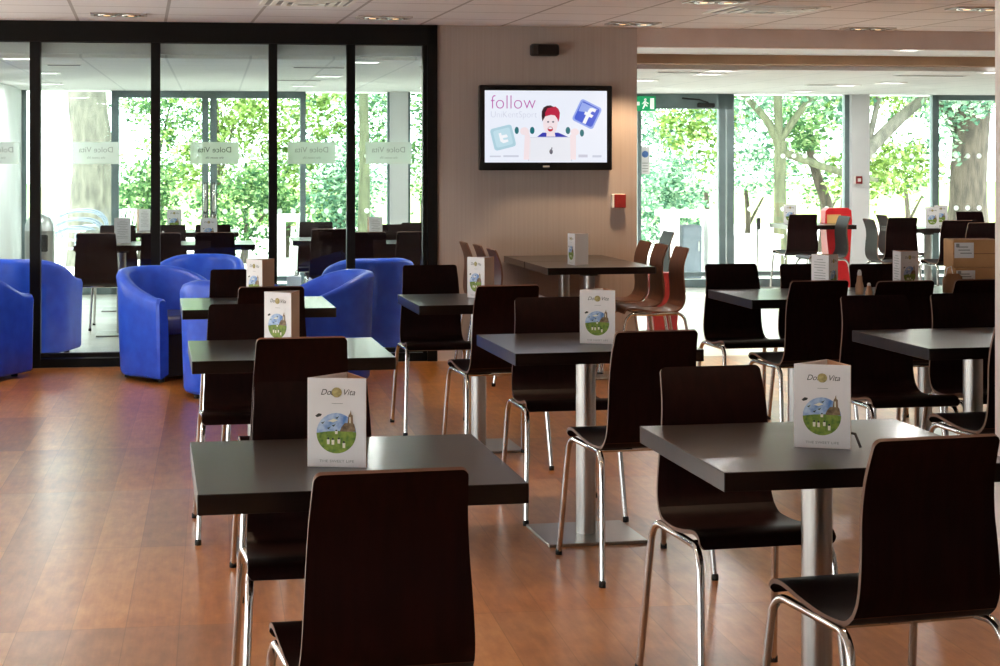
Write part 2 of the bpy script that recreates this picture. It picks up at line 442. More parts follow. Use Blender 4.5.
M['leaf_c'] = leaf_mat('leaves_cool', [lin(62, 96, 80), lin(96, 136, 112), lin(138, 174, 142), lin(200, 222, 192)])

# ------------------------------------------------------------------ the setting
def slab(name, st, z0, z1, m, kind='structure', rz_tex=None):
    """a horizontal slab over a polygon given in wall coordinates; object axes turned to the wall (or to rz_tex)"""
    a = WA if rz_tex is None else rz_tex
    mb = MB(); ca, sa = math.cos(-a), math.sin(-a)
    pts = []
    for s, t in st:
        x, y, _ = W(s, t); x -= W0.x; y -= W0.y
        pts.append((x * ca - y * sa, x * sa + y * ca))
    mb.prism(pts, z0, z1)
    o = mb.build(name, m, None, (W0.x, W0.y, 0), a); return tag(o, kind=kind)

def wall(name, s0, s1, t0, t1, z0, z1, m, parent=None):
    mb = MB(); mb.box(((s0 + s1) / 2, (t0 + t1) / 2, (z0 + z1) / 2), (s1 - s0, t1 - t0, z1 - z0))
    o = mb.build(name, m, parent, (W0.x, W0.y, 0), WA)
    if parent is None: tag(o, kind='structure')
    return o

SL, SR = -7.0, 7.6        # main room left / right
CEIL, SOFF, CB = 2.425, 2.238, 2.18
s_jam = s_at(437, 0.0); s_end = s_at(637, 0.0)
slab('floor', [(SL, -21.0), (SR, -21.0), (SR, 0.0), (SL, 0.0)], -0.12, 0.0, M['floor'])
slab('floor_conservatory', [(SL, 0.0), (SR, 0.0), (SR, FT + 0.1), (SL, FT + 0.1)], -0.12, 0.0, M['vinyl'])
slab('ceiling', [(SL, -21.0), (SR, -21.0), (SR, 0.02), (SL, 0.02)], CEIL, CEIL + 0.15, M['ceil'], rz_tex=R(11.3))
slab('ceiling_conservatory', [(SL, 1.2), (SR, 1.2), (SR, FT + 0.35), (SL, FT + 0.35)], CB, CB + 0.4, M['ceil_back'])
wall('trim_1', s_end, SR, 0.02, 0.12, 2.285, CEIL + 0.1, M['bulkhead'])            # bulkhead face
wall('trim_2', s_jam, SR, 0.12, 1.0, 2.29, CEIL + 0.15, M['white_wall'])                      # pale strip of ceiling behind it
wall('trim_4', SL, s_jam, 0.12, 0.2, 2.205, CEIL + 0.15, M['white_wall'])
slab('ceiling_glazing', [(SL, 0.2), (s_jam, 0.2), (s_jam, 1.2), (SL, 1.2)], CB, CB + 0.4, M['ceil_back'])
wall('trim_3', s_jam, SR, 1.0, 1.2, 2.215, CEIL + 0.15, M['brown_soffit'])                    # second beam
wall('wall_right', SR, SR + 0.12, -21.0, FT, 0.0, CEIL, M['pink_wall'])
wl = wall('wall_left', SL - 0.12, SL, -2.0, 0.0, 0.0, CEIL, M['pink_wall'])      # unseen low opening added and shaped to let in light from the left
inv = (Matrix.Translation((W0.x, W0.y, 0)) @ Matrix.Rotation(WA, 4, 'Z')).inverted()
for nm, t0, t1, z0, z1 in (('below_opening', -18.0, -2.0, 0.0, 0.2), ('above_opening', -18.0, -2.0, 1.2, CEIL), ('end_of_wall', -21.0, -18.0, 0.0, CEIL)):
    wall(nm, SL - 0.12, SL, t0, t1, z0, z1, M['pink_wall'], wl).matrix_parent_inverse = inv
wall('wall_back', SL, SR, -21.12, -21.0, 0.0, CEIL, M['pink_wall'])
slab('ground_left', [(-60, -40), (SL - 0.12, -40), (SL - 0.12, FT + 0.1), (-60, FT + 0.1)], -0.16, -0.04, M['patio'])  # unseen ground outside the opening, made pale to bounce light onto the ceiling
wall('wall_television', s_jam, s_end, 0.0, 0.22, 0.0, CEIL, M['wallpaper'])
wall('baseboard_television', s_jam, s_end, -0.015, 0.0, 0.0, 0.1, M['pink_wall'])
s_wl = s_at(22, FT)
wall('wall_conservatory', s_wl - 0.15, s_wl, 0.1, FT, 0.0, CB, M['white_wall'])
wall('wall_exterior', SL, s_wl - 0.15, FT - 0.1, FT + 0.1, 0.0, CB + 0.3, M['white_wall'])
# column by the right edge of the view
mb = MB(); mb.box((1.774 + 0.2, 6.30, CEIL / 2), (0.4, 0.30, CEIL))
tag(mb.build('wall_column', M['pink_wall']), kind='structure')
mb = MB(); mb.box((1.774 + 0.2, 6.30, 0.06), (0.43, 0.33, 0.12), bev=0.008)
tag(mb.build('baseboard_column', M['pink_wall']), kind='structure')

# glazed screen: one framed run of fixed panes (left of the television wall)
scr = MB()
HZ = 2.28
muls = [(-20, 0.07), (35, 0.072), (155.5, 0.064), (273, 0.06), (351, 0.06)]
scr.box(((SL + s_jam) / 2, 0.04, (HZ + CEIL) / 2 + 0.01), (s_jam - SL, 0.13, CEIL - HZ + 0.02))
scr.box(((SL + s_jam) / 2, 0.04, 0.03), (s_jam - SL, 0.09, 0.06))
scr.box(((SL + s_jam) / 2, 0.04, 0.082), (s_jam - SL, 0.06, 0.03))
for px, w in muls:
    scr.box((s_at(px, 0.0), 0.04, CEIL / 2), (w, 0.10, CEIL))
scr.box((s_jam - 0.035, 0.04, CEIL / 2), (0.07, 0.13, CEIL))
scr.box((s_jam - 0.088, 0.04, CEIL / 2), (0.028, 0.09, CEIL))
window1 = tag(scr.build('window_1', M['black_alu'], None, (W0.x, W0.y, 0), WA), kind='structure')
edges = [s_at(-20, 0)] + [s_at(p, 0) for p, _ in muls[1:]] + [s_jam - 0.09]
for a, b in zip(edges[:-1], edges[1:]):
    mb = MB(); mb.box(((a + b) / 2, 0.04, (0.09 + HZ) / 2), (b - a - 0.05, 0.008, HZ - 0.09))
    mb.build('glass', M['glass'], window1)

# far windows and doors onto the patio
def far_frame(name, bars, z_head=None, head=None, base=True):
    mb = MB()
    for a, b in bars:
        s0, s1 = s_at(a, FT), s_at(b, FT)
        mb.box(((s0 + s1) / 2, FT, CB / 2), (s1 - s0, 0.09, CB))
    if head:
        s0, s1 = s_at(head[0], FT), s_at(head[1], FT)
        mb.box(((s0 + s1) / 2, FT, CB - head[2] / 2), (s1 - s0, 0.09, head[2]))
    if base:
        s0, s1 = s_at(bars[0][0], FT), s_at(bars[-1][1], FT)
        mb.box(((s0 + s1) / 2, FT, 0.045), (s1 - s0, 0.09, 0.09))
        mb.box(((s0 + s1) / 2, FT - 0.03, 0.15), (s1 - s0, 0.05, 0.05))
    return tag(mb.build(name, M['grey_alu'], None, (W0.x, W0.y, 0), WA), kind='structure')
def far_glass(parent, a, b, z0=0.09, z1=None):
    s0, s1 = s_at(a, FT), s_at(b, FT)
    z1 = z1 or CB
    mb = MB(); mb.box(((s0 + s1) / 2, FT + 0.01, (z0 + z1) / 2), (s1 - s0, 0.008, z1 - z0))
    return mb.build('glass', M['glass_far'], parent)
def dots(parent, a, b, zs=(1.48, 0.88), step=0.128):
    mb = MB(); s0, s1 = s_at(a, FT), s_at(b, FT)
    n = int((s1 - s0) / step)
    for z in zs:
        for i in range(n):
            c = s0 + (i + 0.5) * (s1 - s0) / n
            pts = [(c + 0.029 * math.cos(2 * PI * k / 14), FT - 0.002, z + 0.029 * math.sin(2 * PI * k / 14)) for k in range(14)]
            pts2 = [(p[0], FT - 0.006, p[2]) for p in pts]
            m0 = len(pts)
            mb.add(pts + pts2, [tuple(range(m0)), tuple(reversed(range(m0, 2 * m0)))] + [(i_, (i_ + 1) % m0, m0 + (i_ + 1) % m0, m0 + i_) for i_ in range(m0)])
    return mb.build('warning_dots', M['dot'], parent)

w2 = far_frame('window_2', [(21, 26.5), (111.5, 116.5)]); far_glass(w2, 26, 112)
d1 = far_frame('door_1', [(116.5, 119), (202, 208.6), (210, 217), (300, 305)], head=(112, 305, 0.075))
far_glass(d1, 118, 203, z1=CB - 0.05); far_glass(d1, 216, 301, z1=CB - 0.05); dots(d1, 168, 202); dots(d1, 218, 300)
for px in (205.4, 213.6):
    mb = MB(); s = s_at(px, FT)
    mb.tube([(s, FT - 0.05, 1.18), (s, FT - 0.10, 1.16), (s, FT - 0.10, 0.90), (s, FT - 0.05, 0.88)], 0.022, 8)
    mb.lathe([(0.03, 0), (0.03, 0.05)], (s, FT - 0.06, 0.80), 12)
    tag(mb.build('door_handle', M['chrome'], d1), 'chrome pull handle')
w3 = far_frame('window_3', [(305, 305.6), (387, 389.2)]); far_glass(w3, 305, 388); dots(w3, 306, 387)
w4 = far_frame('window_4', [(407, 410), (470, 474)]); far_glass(w4, 409, 471); dots(w4, 411, 470)
d2 = far_frame('door_2', [(600, 604), (636.5, 640.5), (718, 724.5), (726, 731.5)], head=(600, 731.5, 0.17))
far_glass(d2, 640, 719, z1=CB - 0.16); dots(d2, 641, 718)
mb = MB(); s = s_at(706, FT)
mb.box((s - 0.02, FT - 0.07, CB - 0.13), (0.2, 0.05, 0.05), bev=0.008)
mb.tube([(s, FT - 0.09, CB - 0.10), (s - 0.12, FT - 0.16, CB - 0.07), (s - 0.3, FT - 0.09, CB - 0.05)], 0.01, 6)
mb.build('door_closer', M['plastic_black'], d2)
mb = MB(); s = s_at(645, FT)
mb.box((s, FT - 0.004, 1.43), (0.11, 0.005, 0.31), mi=0)
mb.lathe([(0.0, 0.0), (0.038, 0.0), (0.038, 0.003), (0.0, 0.003)], (0, 0, 0), 20, mi=1)
vv = mb.v; k = 8
for i in range(8, len(vv)):
    x, y, z = vv[i]; vv[i] = (s + x, FT - 0.008 - z, 1.50 + y)
for j in range(4): mb.box((s, FT - 0.008, 1.40 - 0.03 * j), (0.07 - 0.01 * (j % 2), 0.003, 0.008), mi=2)
mb.build('door_notice', [M['paper'], mat('blue_notice', lin(90, 130, 200), 0.5), M['grey_print']], d2)
w5 = far_frame('window_5', [(731.5, 733), (843.5, 848)]); far_glass(w5, 732, 845); dots(w5, 733, 843)
w6 = far_frame('window_6', [(866, 867), (931, 935)]); far_glass(w6, 866, 932); dots(w6, 868, 930)
w7 = far_frame('window_7', [(935, 937.5), (1040, 1045)], head=(935, 1045, 0.06)); far_glass(w7, 937, 1041, z1=CB - 0.05); dots(w7, 939, 1030)
for nm, a, b in (('wall_pier', 389.2, 407), ('wall_pier_right', 848, 866)):
    wall(nm, s_at(a, FT), s_at(b, FT), FT - 0.12, FT + 0.12, 0.0, CB, M['white_wall'])
wall('wall_hidden', s_at(474, FT), s_at(600, FT), FT - 0.1, FT + 0.1, 0.0, CB, M['white_wall'])
wall('wall_far', s_at(1045, FT), SR, FT - 0.1, FT + 0.1, 0.0, CB, M['white_wall'])

# ground outside
slab('ground_patio', [(-30, FT + 0.1), (30, FT + 0.1), (30, 26), (-30, 26)], -0.16, -0.04, M['patio'])
slab('ground_lawn', [(-60, 26), (60, 26), (60, 90), (-60, 90)], -0.2, -0.06, M['lawn'])

# ------------------------------------------------------------------ chairs
def shell_part(prof, halfw, th, corner_end=None):
    """bent sheet: prof [(y,z)], halfw per point"""
    n = len(prof); mb = MB(); top = []; bot = []
    for i in range(n):
        a = prof[max(i - 1, 0)]; b = prof[min(i + 1, n - 1)]
        ty, tz = b[0] - a[0], b[1] - a[1]; L = math.hypot(ty, tz) or 1
        ny, nz = -tz / L, ty / L          # sitting side for a profile running front -> back is flipped below
        top.append((prof[i][0] - ny * th / 2, prof[i][1] - nz * th / 2))
        bot.append((prof[i][0] + ny * th / 2, prof[i][1] + nz * th / 2))
    nx = 6; vs_ = []
    for side in (top, bot):
        for i in range(n):
            for k in range(nx + 1):
                vs_.append((halfw[i] * (2 * k / nx - 1), side[i][0], side[i][1]))
    o = n * (nx + 1); fs = []; ed = []
    for i in range(n - 1):
        for k in range(nx):
            q = i * (nx + 1) + k
            fs.append((q, q + nx + 1, q + nx + 2, q + 1))
            fs.append((o + q, o + q + 1, o + q + nx + 2, o + q + nx + 1))
    mb.add(vs_, fs, True, 0)
    for i in range(n - 1):
        for k in (0, nx):
            q = i * (nx + 1) + k; q2 = q + nx + 1
            ed.append((q, o + q, o + q2, q2) if k == 0 else (q, q2, o + q2, o + q))
    for i in (0, n - 1):
        for k in range(nx):
            q = i * (nx + 1) + k
            ed.append((q, q + 1, o + q + 1, o + q) if i == 0 else (q, o + q, o + q + 1, q + 1))
    mb.add(vs_, ed, False, 1)
    return mb

SEAT_P = [(0.212, 0.447), (0.205, 0.466), (0.185, 0.478), (0.14, 0.480), (0.06, 0.466), (-0.03, 0.455), (-0.10, 0.454), (-0.15, 0.460), (-0.183, 0.482)]
BACK_P = [(-0.183, 0.482), (-0.200, 0.515), (-0.206, 0.56), (-0.203, 0.63), (-0.197, 0.70), (-0.203, 0.77), (-0.222, 0.83), (-0.240, 0.872)]
def chair_meshes():
    s = [(p.x, p.y) for p in catmull([Vector((a, b, 0)) for a, b in SEAT_P], 4)]
    b = [(p.x, p.y) for p in catmull([Vector((a, c, 0)) for a, c in BACK_P], 6)]
    ws = []
    for (y, z) in s:
        u = (0.212 - y) / 0.395
        ws.append(0.192 - 0.018 * u)
    r = 0.016
    ws[0] -= 0.012; ws[1] -= 0.007; ws[2] -= 0.003
    b.insert(-1, (b[-1][0] + (b[-2][0] - b[-1][0]) * 0.3, b[-1][1] + (b[-2][1] - b[-1][1]) * 0.3))
    b.insert(-1, (b[-1][0] + (b[-2][0] - b[-1][0]) * 0.3, b[-1][1] + (b[-2][1] - b[-1][1]) * 0.3))
    wb = []
    ztop = b[-1][1]
    for (y, z) in b:
        u = (z - 0.482) / 0.39
        w = 0.174 - 0.022 * min(1, u * 1.05)
        d = ztop - z
        if d < r: w -= r - math.sqrt(max(0, r * r - (r - d) ** 2))
        wb.append(w)
    seat = shell_part(s, ws, 0.011); back = shell_part(b, wb, 0.011)
    me = {}
    me['seat'] = seat.mesh('seat', [M['chair'], M['ply_edge']])
    me['backrest'] = back.mesh('backrest', [M['chair'], M['ply_edge']])
    for sy in (1, -1):
        for sx in (-1, 1):
            pts = catmull([(sx * 0.206, sy * 0.262, 0.006), (sx * 0.197, sy * 0.232, 0.20), (sx * 0.189, sy * 0.206, 0.375), (sx * 0.186, sy * 0.190, 0.420),
                           (sx * 0.183, sy * 0.155, 0.443), (sx * 0.178, sy * 0.10, 0.443), (sx * 0.172, 0.0, 0.440)], 5)
            mb = MB(); mb.tube(pts, 0.0105, 10)
            me[('leg', sx, sy)] = mb.mesh('leg', M['chrome'])
            mb = MB(); mb.lathe([(0.0, 0.0), (0.0125, 0.0), (0.0125, 0.018), (0.010, 0.022)], (sx * 0.2065, sy * 0.2625, 0), 10)
            me[('cap', sx, sy)] = mb.mesh('foot_cap', M['rubber'])
    mb = MB()
    for y in (0.09, -0.09): mb.tube([(-0.174, y, 0.440), (-0.08, y, 0.4395), (0.08, y, 0.4395), (0.174, y, 0.440)], 0.008, 8)
    mb.box((0, 0, 0.445), (0.10, 0.24, 0.006))
    me['bar'] = mb.mesh('support_bar', M['chrome'])
    return me
CM = chair_meshes()
def make_chair(brown=False):
    t = bpy.data.objects.new('dining_chair', None); COL.objects.link(t); t.empty_display_size = 0.1
    def part(nm, me, par):
        o = bpy.data.objects.new(nm, me); COL.objects.link(o); o.parent = par; return o
    part('seat', BR['seat'] if brown else CM['seat'], t); part('backrest', BR['backrest'] if brown else CM['backrest'], t); tag(part('support_bar', CM['bar'], t), 'chrome bars under the seat')
    for sy in (1, -1):
        for sx in (-1, 1):
            lg = part('leg', CM[('leg', sx, sy)], t)
            tag(lg, 'chrome tube leg'); tag(part('foot_cap', CM[('cap', sx, sy)], lg), 'black rubber foot cap')
    return t
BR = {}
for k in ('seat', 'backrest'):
    BR[k] = CM[k].copy(); BR[k].materials[0] = M['chair_lit']
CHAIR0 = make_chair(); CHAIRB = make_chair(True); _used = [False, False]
def chair(top, th, label, group='dark plywood dining chairs', Y=None):
    """top = measured (x, y) pixel of the middle of the backrest's top edge; th = facing angle in degrees"""
    px, py = top
    if Y is None: Y = (CH - 0.872) * F / (py - 156.0)
    X = PX(px, Y); f = Vector((-math.sin(R(th)), math.cos(R(th))))
    c = Vector((X, Y)) + f * 0.24
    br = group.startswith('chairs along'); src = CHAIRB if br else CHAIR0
    o = src if not _used[br] else copy_tree(src)
    _used[br] = True
    o.location = (c.x, c.y, 0); o.rotation_euler = (0, 0, R(th))
    return tag(o, label, 'chair', group)

# ------------------------------------------------------------------ tables
TS, TZ = 0.725, 0.755
def make_table():
    t = bpy.data.objects.new('cafe_table', None); COL.objects.link(t); t.empty_display_size = 0.1
    mb = MB(); mb.box((0, 0, TZ - 0.0225), (TS, TS, 0.045), bev=0.0015)
    mb.build('tabletop', M['wenge'], t)
    mb = MB(); mb.lathe([(0.039, 0.012), (0.039, TZ - 0.055)], (0, 0, 0), 28)
    tag(mb.build('column', M['steel'], t), 'brushed steel column')
    mb = MB(); mb.box((0, 0, 0.006), (0.39, 0.39, 0.012), bev=0.002)
    tag(mb.build('base_plate', M['steel'], t), 'square steel base plate')
    mb = MB(); mb.box((0, 0, TZ - 0.050), (0.26, 0.26, 0.010)); mb.lathe([(0.06, TZ - 0.075), (0.06, TZ - 0.055)], (0, 0, 0), 20)
    tag(mb.build('mounting_plate', M['plastic_black'], t), 'black mounting plate')
    return t
TABLE0 = make_table(); _tused = [False]
def table(x, y, th, label, group='dark wood cafe tables'):
    o = TABLE0 if not _tused[0] else copy_tree(TABLE0)
    _tused[0] = True
    o.location = (x, y, 0); o.rotation_euler = (0, 0, R(th))
    return tag(o, label, 'table', group)

table(-0.361, 4.275, 11.0, 'dark square cafe table nearest the camera on the left, with a menu card')
table(-0.800, 6.775, 11.0, 'second dark cafe table of the left row, its top catching pale window light')
table(-1.207, 8.888, 11.0, 'third cafe table of the left row, right in front of the blue tub chairs')
table(0.800, 4.545, 11.0, 'dark cafe table nearest the camera on the right, menu with black clip on it')
table(0.335, 7.03, 12.0, 'cafe table in the middle of the room with a bluish sheen on its top')
table(-0.109, 9.142, 11.5, 'cafe table behind the middle one, in front of the beige television wall')
table(0.595, 12.065, 11.0, 'cafe table under the television, nearer of the two pushed against the wall')
table(0.453, 12.783, 11.0, 'cafe table pushed end-on against the wall below the television')
table(1.893, 7.205, 12.0, 'cafe table beside the right-hand column with a bare pale-lit top')
table(1.555, 9.485, 11.0, 'cafe table on the right with a menu and small shakers')
table(2.272, 9.626, 11.0, 'cafe table on the right carrying the cardboard boxes')
table(-3.14, 14.93, 9.0, 'dark table behind the glass screen, left one of the front pair', 'tables in the conservatory')
table(-2.419, 15.044, 9.0, 'dark table behind the glass screen, right one of the front pair', 'tables in the conservatory')
table(-3.62, 17.30, 9.0, 'dark table in the second row behind the glass screen, further left', 'tables in the conservatory')
table(-2.899, 17.414, 9.0, 'dark table in the second row behind the glass screen, in front of the double door', 'tables in the conservatory')
table(-1.47, 15.80, 9.0, 'dark table behind the right end of the glass screen, further from the jamb', 'tables in the conservatory')
table(-0.78, 15.22, 9.0, 'dark table behind the glass screen next to its right jamb', 'tables in the conservatory')
table(3.33, 19.2, 9.0, 'far dark table by the window beside the red stand', 'tables in the conservatory')
table(4.36, 18.35, 9.0, 'far dark table by the right-hand windows with a menu on its front corner', 'tables in the conservatory')
table(5.06, 18.92, 9.0, 'farthest dark table against the right-hand window', 'tables in the conservatory')

# chairs of the main room
chair((392, 471), 13, 'dark chair with its back to us at the nearest left table, largest in view')
chair((938, 437.5), 16, 'dark chair with its back to us at the nearest right table, beside the column')
chair((709.5, 366.5), 193.5, 'dark chair facing us behind the nearest right table')
chair((657, 331), 14.7, 'dark chair with its back to us at the middle table')
chair((549, 297.4), 191, 'dark chair facing us behind the middle table with its menu in front')
chair((508, 285.5), 14, 'dark chair with its back to us in front of the table before the television wall')
chair((429.6, 265.2), 191, 'dark chair facing us beside the blue tub chairs and the glass screen jamb')
chair((310.5, 381.5), 191, 'dark chair facing us behind the nearest left table, behind its menu')
chair((302, 337.7), 11, 'dark chair with its back to us at the second table of the left row')
chair((246, 304.3), 191, 'dark chair facing us behind the second left-row table, left of that menu')
chair((271.5, 286.8), 11, 'dark chair with its back to us at the third table of the left row')
chair((239, 269.5), 191, 'dark chair facing us behind the third left-row table, in front of the tub chairs')
GW = 'chairs along the table under the television'
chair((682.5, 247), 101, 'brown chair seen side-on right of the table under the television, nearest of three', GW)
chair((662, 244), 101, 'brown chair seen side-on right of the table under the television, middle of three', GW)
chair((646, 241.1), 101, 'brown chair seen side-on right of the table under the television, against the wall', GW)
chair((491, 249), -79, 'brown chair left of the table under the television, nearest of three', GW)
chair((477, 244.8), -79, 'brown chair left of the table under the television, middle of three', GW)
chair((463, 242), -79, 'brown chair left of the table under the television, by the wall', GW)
chair((820, 280.8), 14, 'dark chair with its back to us, tall between the right-hand tables')
chair((730.5, 264), 192, 'dark chair facing us at the far left corner of the right rear table')
chair((805, 264), 191, 'dark chair facing us behind the menu on the right rear table')
chair((874, 264), 191, 'dark chair facing us behind the small shakers on the right rear table')
chair((873, 295.5), 191, 'dark chair facing us at the left half of the table beside the column')
chair((962, 293.5), 191, 'dark chair facing us at the right half of the table beside the column')
chair((906, 281), 14, 'dark chair, back to us, before the right rear menu with brown picture')
chair((984, 279.5), 12, 'dark chair with its back to us in front of the cardboard boxes')
chair((1034, 326), 14, 'dark chair seen edge-on and mostly hidden by the right column', Y=6.60)
# chairs in the conservatory
GC = 'chairs in the conservatory'
chair((96, 0), 9, 'black chair behind the glass screen, left of three at the front tables', GC, Y=14.15)
chair((161, 0), 9, 'black chair behind the glass at the second mullion, middle of three at the front tables', GC, Y=14.22)
chair((215, 0), 9, 'black chair behind the glass screen, right of three at the front tables', GC, Y=14.32)
chair((118, 0), 189, 'black chair on the far side of the front pair of conservatory tables, left one', GC, Y=15.75)
chair((168, 0), 189, 'black chair on the far side of the front pair of conservatory tables, middle one', GC, Y=15.83)
chair((213, 0), 189, 'black chair on the far side of the front pair of conservatory tables, right one', GC, Y=15.9)
chair((330, 0), 9, 'black chair behind the glass, back to us, beside the fourth mullion', GC, Y=15.0)
chair((316, 0), 189, 'black chair behind the glass facing us, beyond the table by the fourth mullion', GC, Y=16.55)
chair((367, 0), 9, 'brown chair behind the glass, back to us, just right of the fourth mullion', GC, Y=14.4)
chair((416, 0), 9, 'brown chair behind the glass, back to us, next to the right jamb', GC, Y=14.45)
chair((391, 0), 189, 'black chair behind the glass facing us, below the white pier', GC, Y=15.95)
chair((418, 0), 189, 'black chair behind the glass facing us, next to the right jamb', GC, Y=16.4)
chair((803.5, 0), 9, 'black chair with its back to us at the far window left of the red stand', GC, Y=18.75)
chair((845, 0), 101, 'chair seen side-on with a pale sheen in front of the red stand', GC, Y=18.2)
chair((669, 0), 101, 'chair with a pale blue sheen seen behind the row of brown chairs', GC, Y=14.5)
chair((868, 0), -82, 'chair seen side-on with white sheen, right of the white pier', GC, Y=17.4)
chair((881, 0), -82, 'second side-on chair right of the white pier, nearer the black one', GC, Y=18.6)
chair((903, 0), 9, 'black chair with its back to us at the far right-hand table', GC, Y=17.75)
chair((958, 0), 9, 'black chair above the left end of the cardboard boxes, back to us', GC, Y=17.0)
chair((984, 0), 9, 'black chair above the right end of the cardboard boxes, back to us', GC, Y=16.4)
chair((969, 0), 189, 'black chair facing us against the far right window', GC, Y=19.65)

# ------------------------------------------------------------------ tub chairs
def make_tub():
    t = bpy.data.objects.new('tub_chair', None); COL.objects.link(t); t.empty_display_size = 0.1
    R0, arm, th = 0.33, 0.27, 0.085
    path = []
    na, nb = 8, 24
    for i in range(na): path.append((-R0, arm - i * arm / na, (1, 0)))
    for i in range(nb + 1):
        a = PI + PI * i / nb
        path.append((R0 * math.cos(a), R0 * math.sin(a), (-math.cos(a), -math.sin(a))))
    for i in range(1, na + 1): path.append((R0, i * arm / na, (-1, 0)))
    n = len(path); mb = MB(); vs_ = []; prof_n = 0
    for i, (x, y, nn) in enumerate(path):
        u = (arm - y) / (arm + R0)                 # 0 at the arm fronts, 1 at the back
        e = u * u * (3 - 2 * u)
        top = 0.555 + 0.175 * e
        fl = 0.03 * (0.4 + 0.6 * e)                # slight flare
        ring = [(0.012, 0.03), (0.0, 0.05), (-fl * 0.3, 0.25), (-fl * 0.7, top - 0.10), (-fl, top - 0.035), (-fl + 0.012, top - 0.008), (-fl + 0.04, top),
                (-fl + th - 0.014, top - 0.010), (-fl + th, top - 0.04), (th, top - 0.15), (th + 0.005, 0.30), (th + 0.005, 0.06)]
        prof_n = len(ring)
        for off, z in ring: vs_.append((x + nn[0] * off, y + nn[1] * off, z))
    fs = []
    for i in range(n - 1):
        for k in range(prof_n - 1):
            a = i * prof_n + k
            fs.append((a, a + 1, a + prof_n + 1, a + prof_n))
        fs.append((i * prof_n + prof_n - 1, i * prof_n, (i + 1) * prof_n, (i + 1) * prof_n + prof_n - 1))
    mb.add(vs_, fs, True)
    # rounded arm fronts
    for i in (0, n - 1):
        base = vs_[i * prof_n:(i + 1) * prof_n]
        cx = sum(p[0] for p in base) / prof_n
        r1 = [(cx + (p[0] - cx) * 0.75, p[1] + 0.022, p[2] - (0.012 if p[2] > 0.3 else 0)) for p in base]
        f2 = [(k, (k + 1) % prof_n, prof_n + (k + 1) % prof_n, prof_n + k) for k in range(prof_n)]
        if i == 0: f2 = [tuple(reversed(f)) for f in f2]
        cap = tuple(range(prof_n, 2 * prof_n)); cap = cap if i else tuple(reversed(cap))
        mb.add(base + r1, f2, True); mb.add(base + r1, [cap], False)
    mb.build('tub_shell', M['blue'], t)
    # cushion
    ri = R0 - th + 0.005
    def dshape(r, fy):
        pts = [(-r, fy), ]
        for i in range(17):
            a = PI + PI * i / 16
            pts.append((r * math.cos(a), r * math.sin(a)))
        pts.append((r, fy)); return list(reversed(pts))
    mb = MB(); rings = [(ri, 0.255, 0.31), (ri, 0.285, 0.33), (ri - 0.002, 0.29, 0.40), (ri - 0.02, 0.27, 0.425), (ri - 0.06, 0.23, 0.432)]
    vv = []; m_ = 0
    for r, fy, z in rings:
        p = dshape(r, fy); m_ = len(p); vv += [(x, y, z) for x, y in p]
    fs = []
    for q in range(len(rings) - 1):
        for k in range(m_):
            k2 = (k + 1) % m_
            fs.append((q * m_ + k2, q * m_ + k, (q + 1) * m_ + k, (q + 1) * m_ + k2))
    mb.add(vv, fs, True); mb.add(vv, [tuple(reversed(range((len(rings) - 1) * m_, len(rings) * m_)))], True)
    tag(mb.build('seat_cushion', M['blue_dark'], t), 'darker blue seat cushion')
    mb = MB(); mb.prism(list(reversed(dshape(ri, 0.215))), 0.03, 0.312)
    tag(mb.build('seat_base', M['black_base'], t), 'black base below the cushion')
    for x, y in ((-0.24, 0.2), (0.24, 0.2), (-0.2, -0.2), (0.2, -0.2)):
        mb = MB(); mb.lathe([(0.022, 0.0), (0.022, 0.035)], (x, y, 0), 10); mb.build('foot', M['rubber'], t)
    return t
TUB0 = make_tub(); _bused = [False]
def tub(x, y, face, label):
    """face = direction the open side points to (dx, dy)"""
    o = TUB0 if not _bused[0] else copy_tree(TUB0)
    _bused[0] = True
    o.location = (x, y, 0); o.rotation_euler = (0, 0, math.atan2(face[1], face[0]) - PI / 2)
    return tag(o, label, 'armchair', 'blue tub chairs')
tub(PX(170, 12.08), 12.1, (0.76, -0.65), 'bright blue tub chair facing right, its whole left side in view before the glass screen')
tub(PX(319, 11.75), 11.75, (-0.92, -0.40), 'blue tub chair facing left, just behind the third left-row table')
tub(PX(238, 11.2), 11.18, (0.1, 1.0), 'pale-lit blue tub chair with its back to us behind the left-row tables')
tub(PX(-33, 12.0), 11.98, (0.3, 0.95), 'blue tub chair cut off by the left edge of the view')
tub(PX(29, 13.5), 13.42, (0.1, 1.0), 'dim blue tub chair behind the glass screen at the leftmost mullion')
tub(PX(197, 13.5), 13.52, (-0.1, -1.0), 'blue tub chair behind the glass, right of the second mullion')
tub(PX(368, 13.55), 13.5, (-0.35, 1.0), 'large hazy blue tub chair behind the right end of the glass screen')

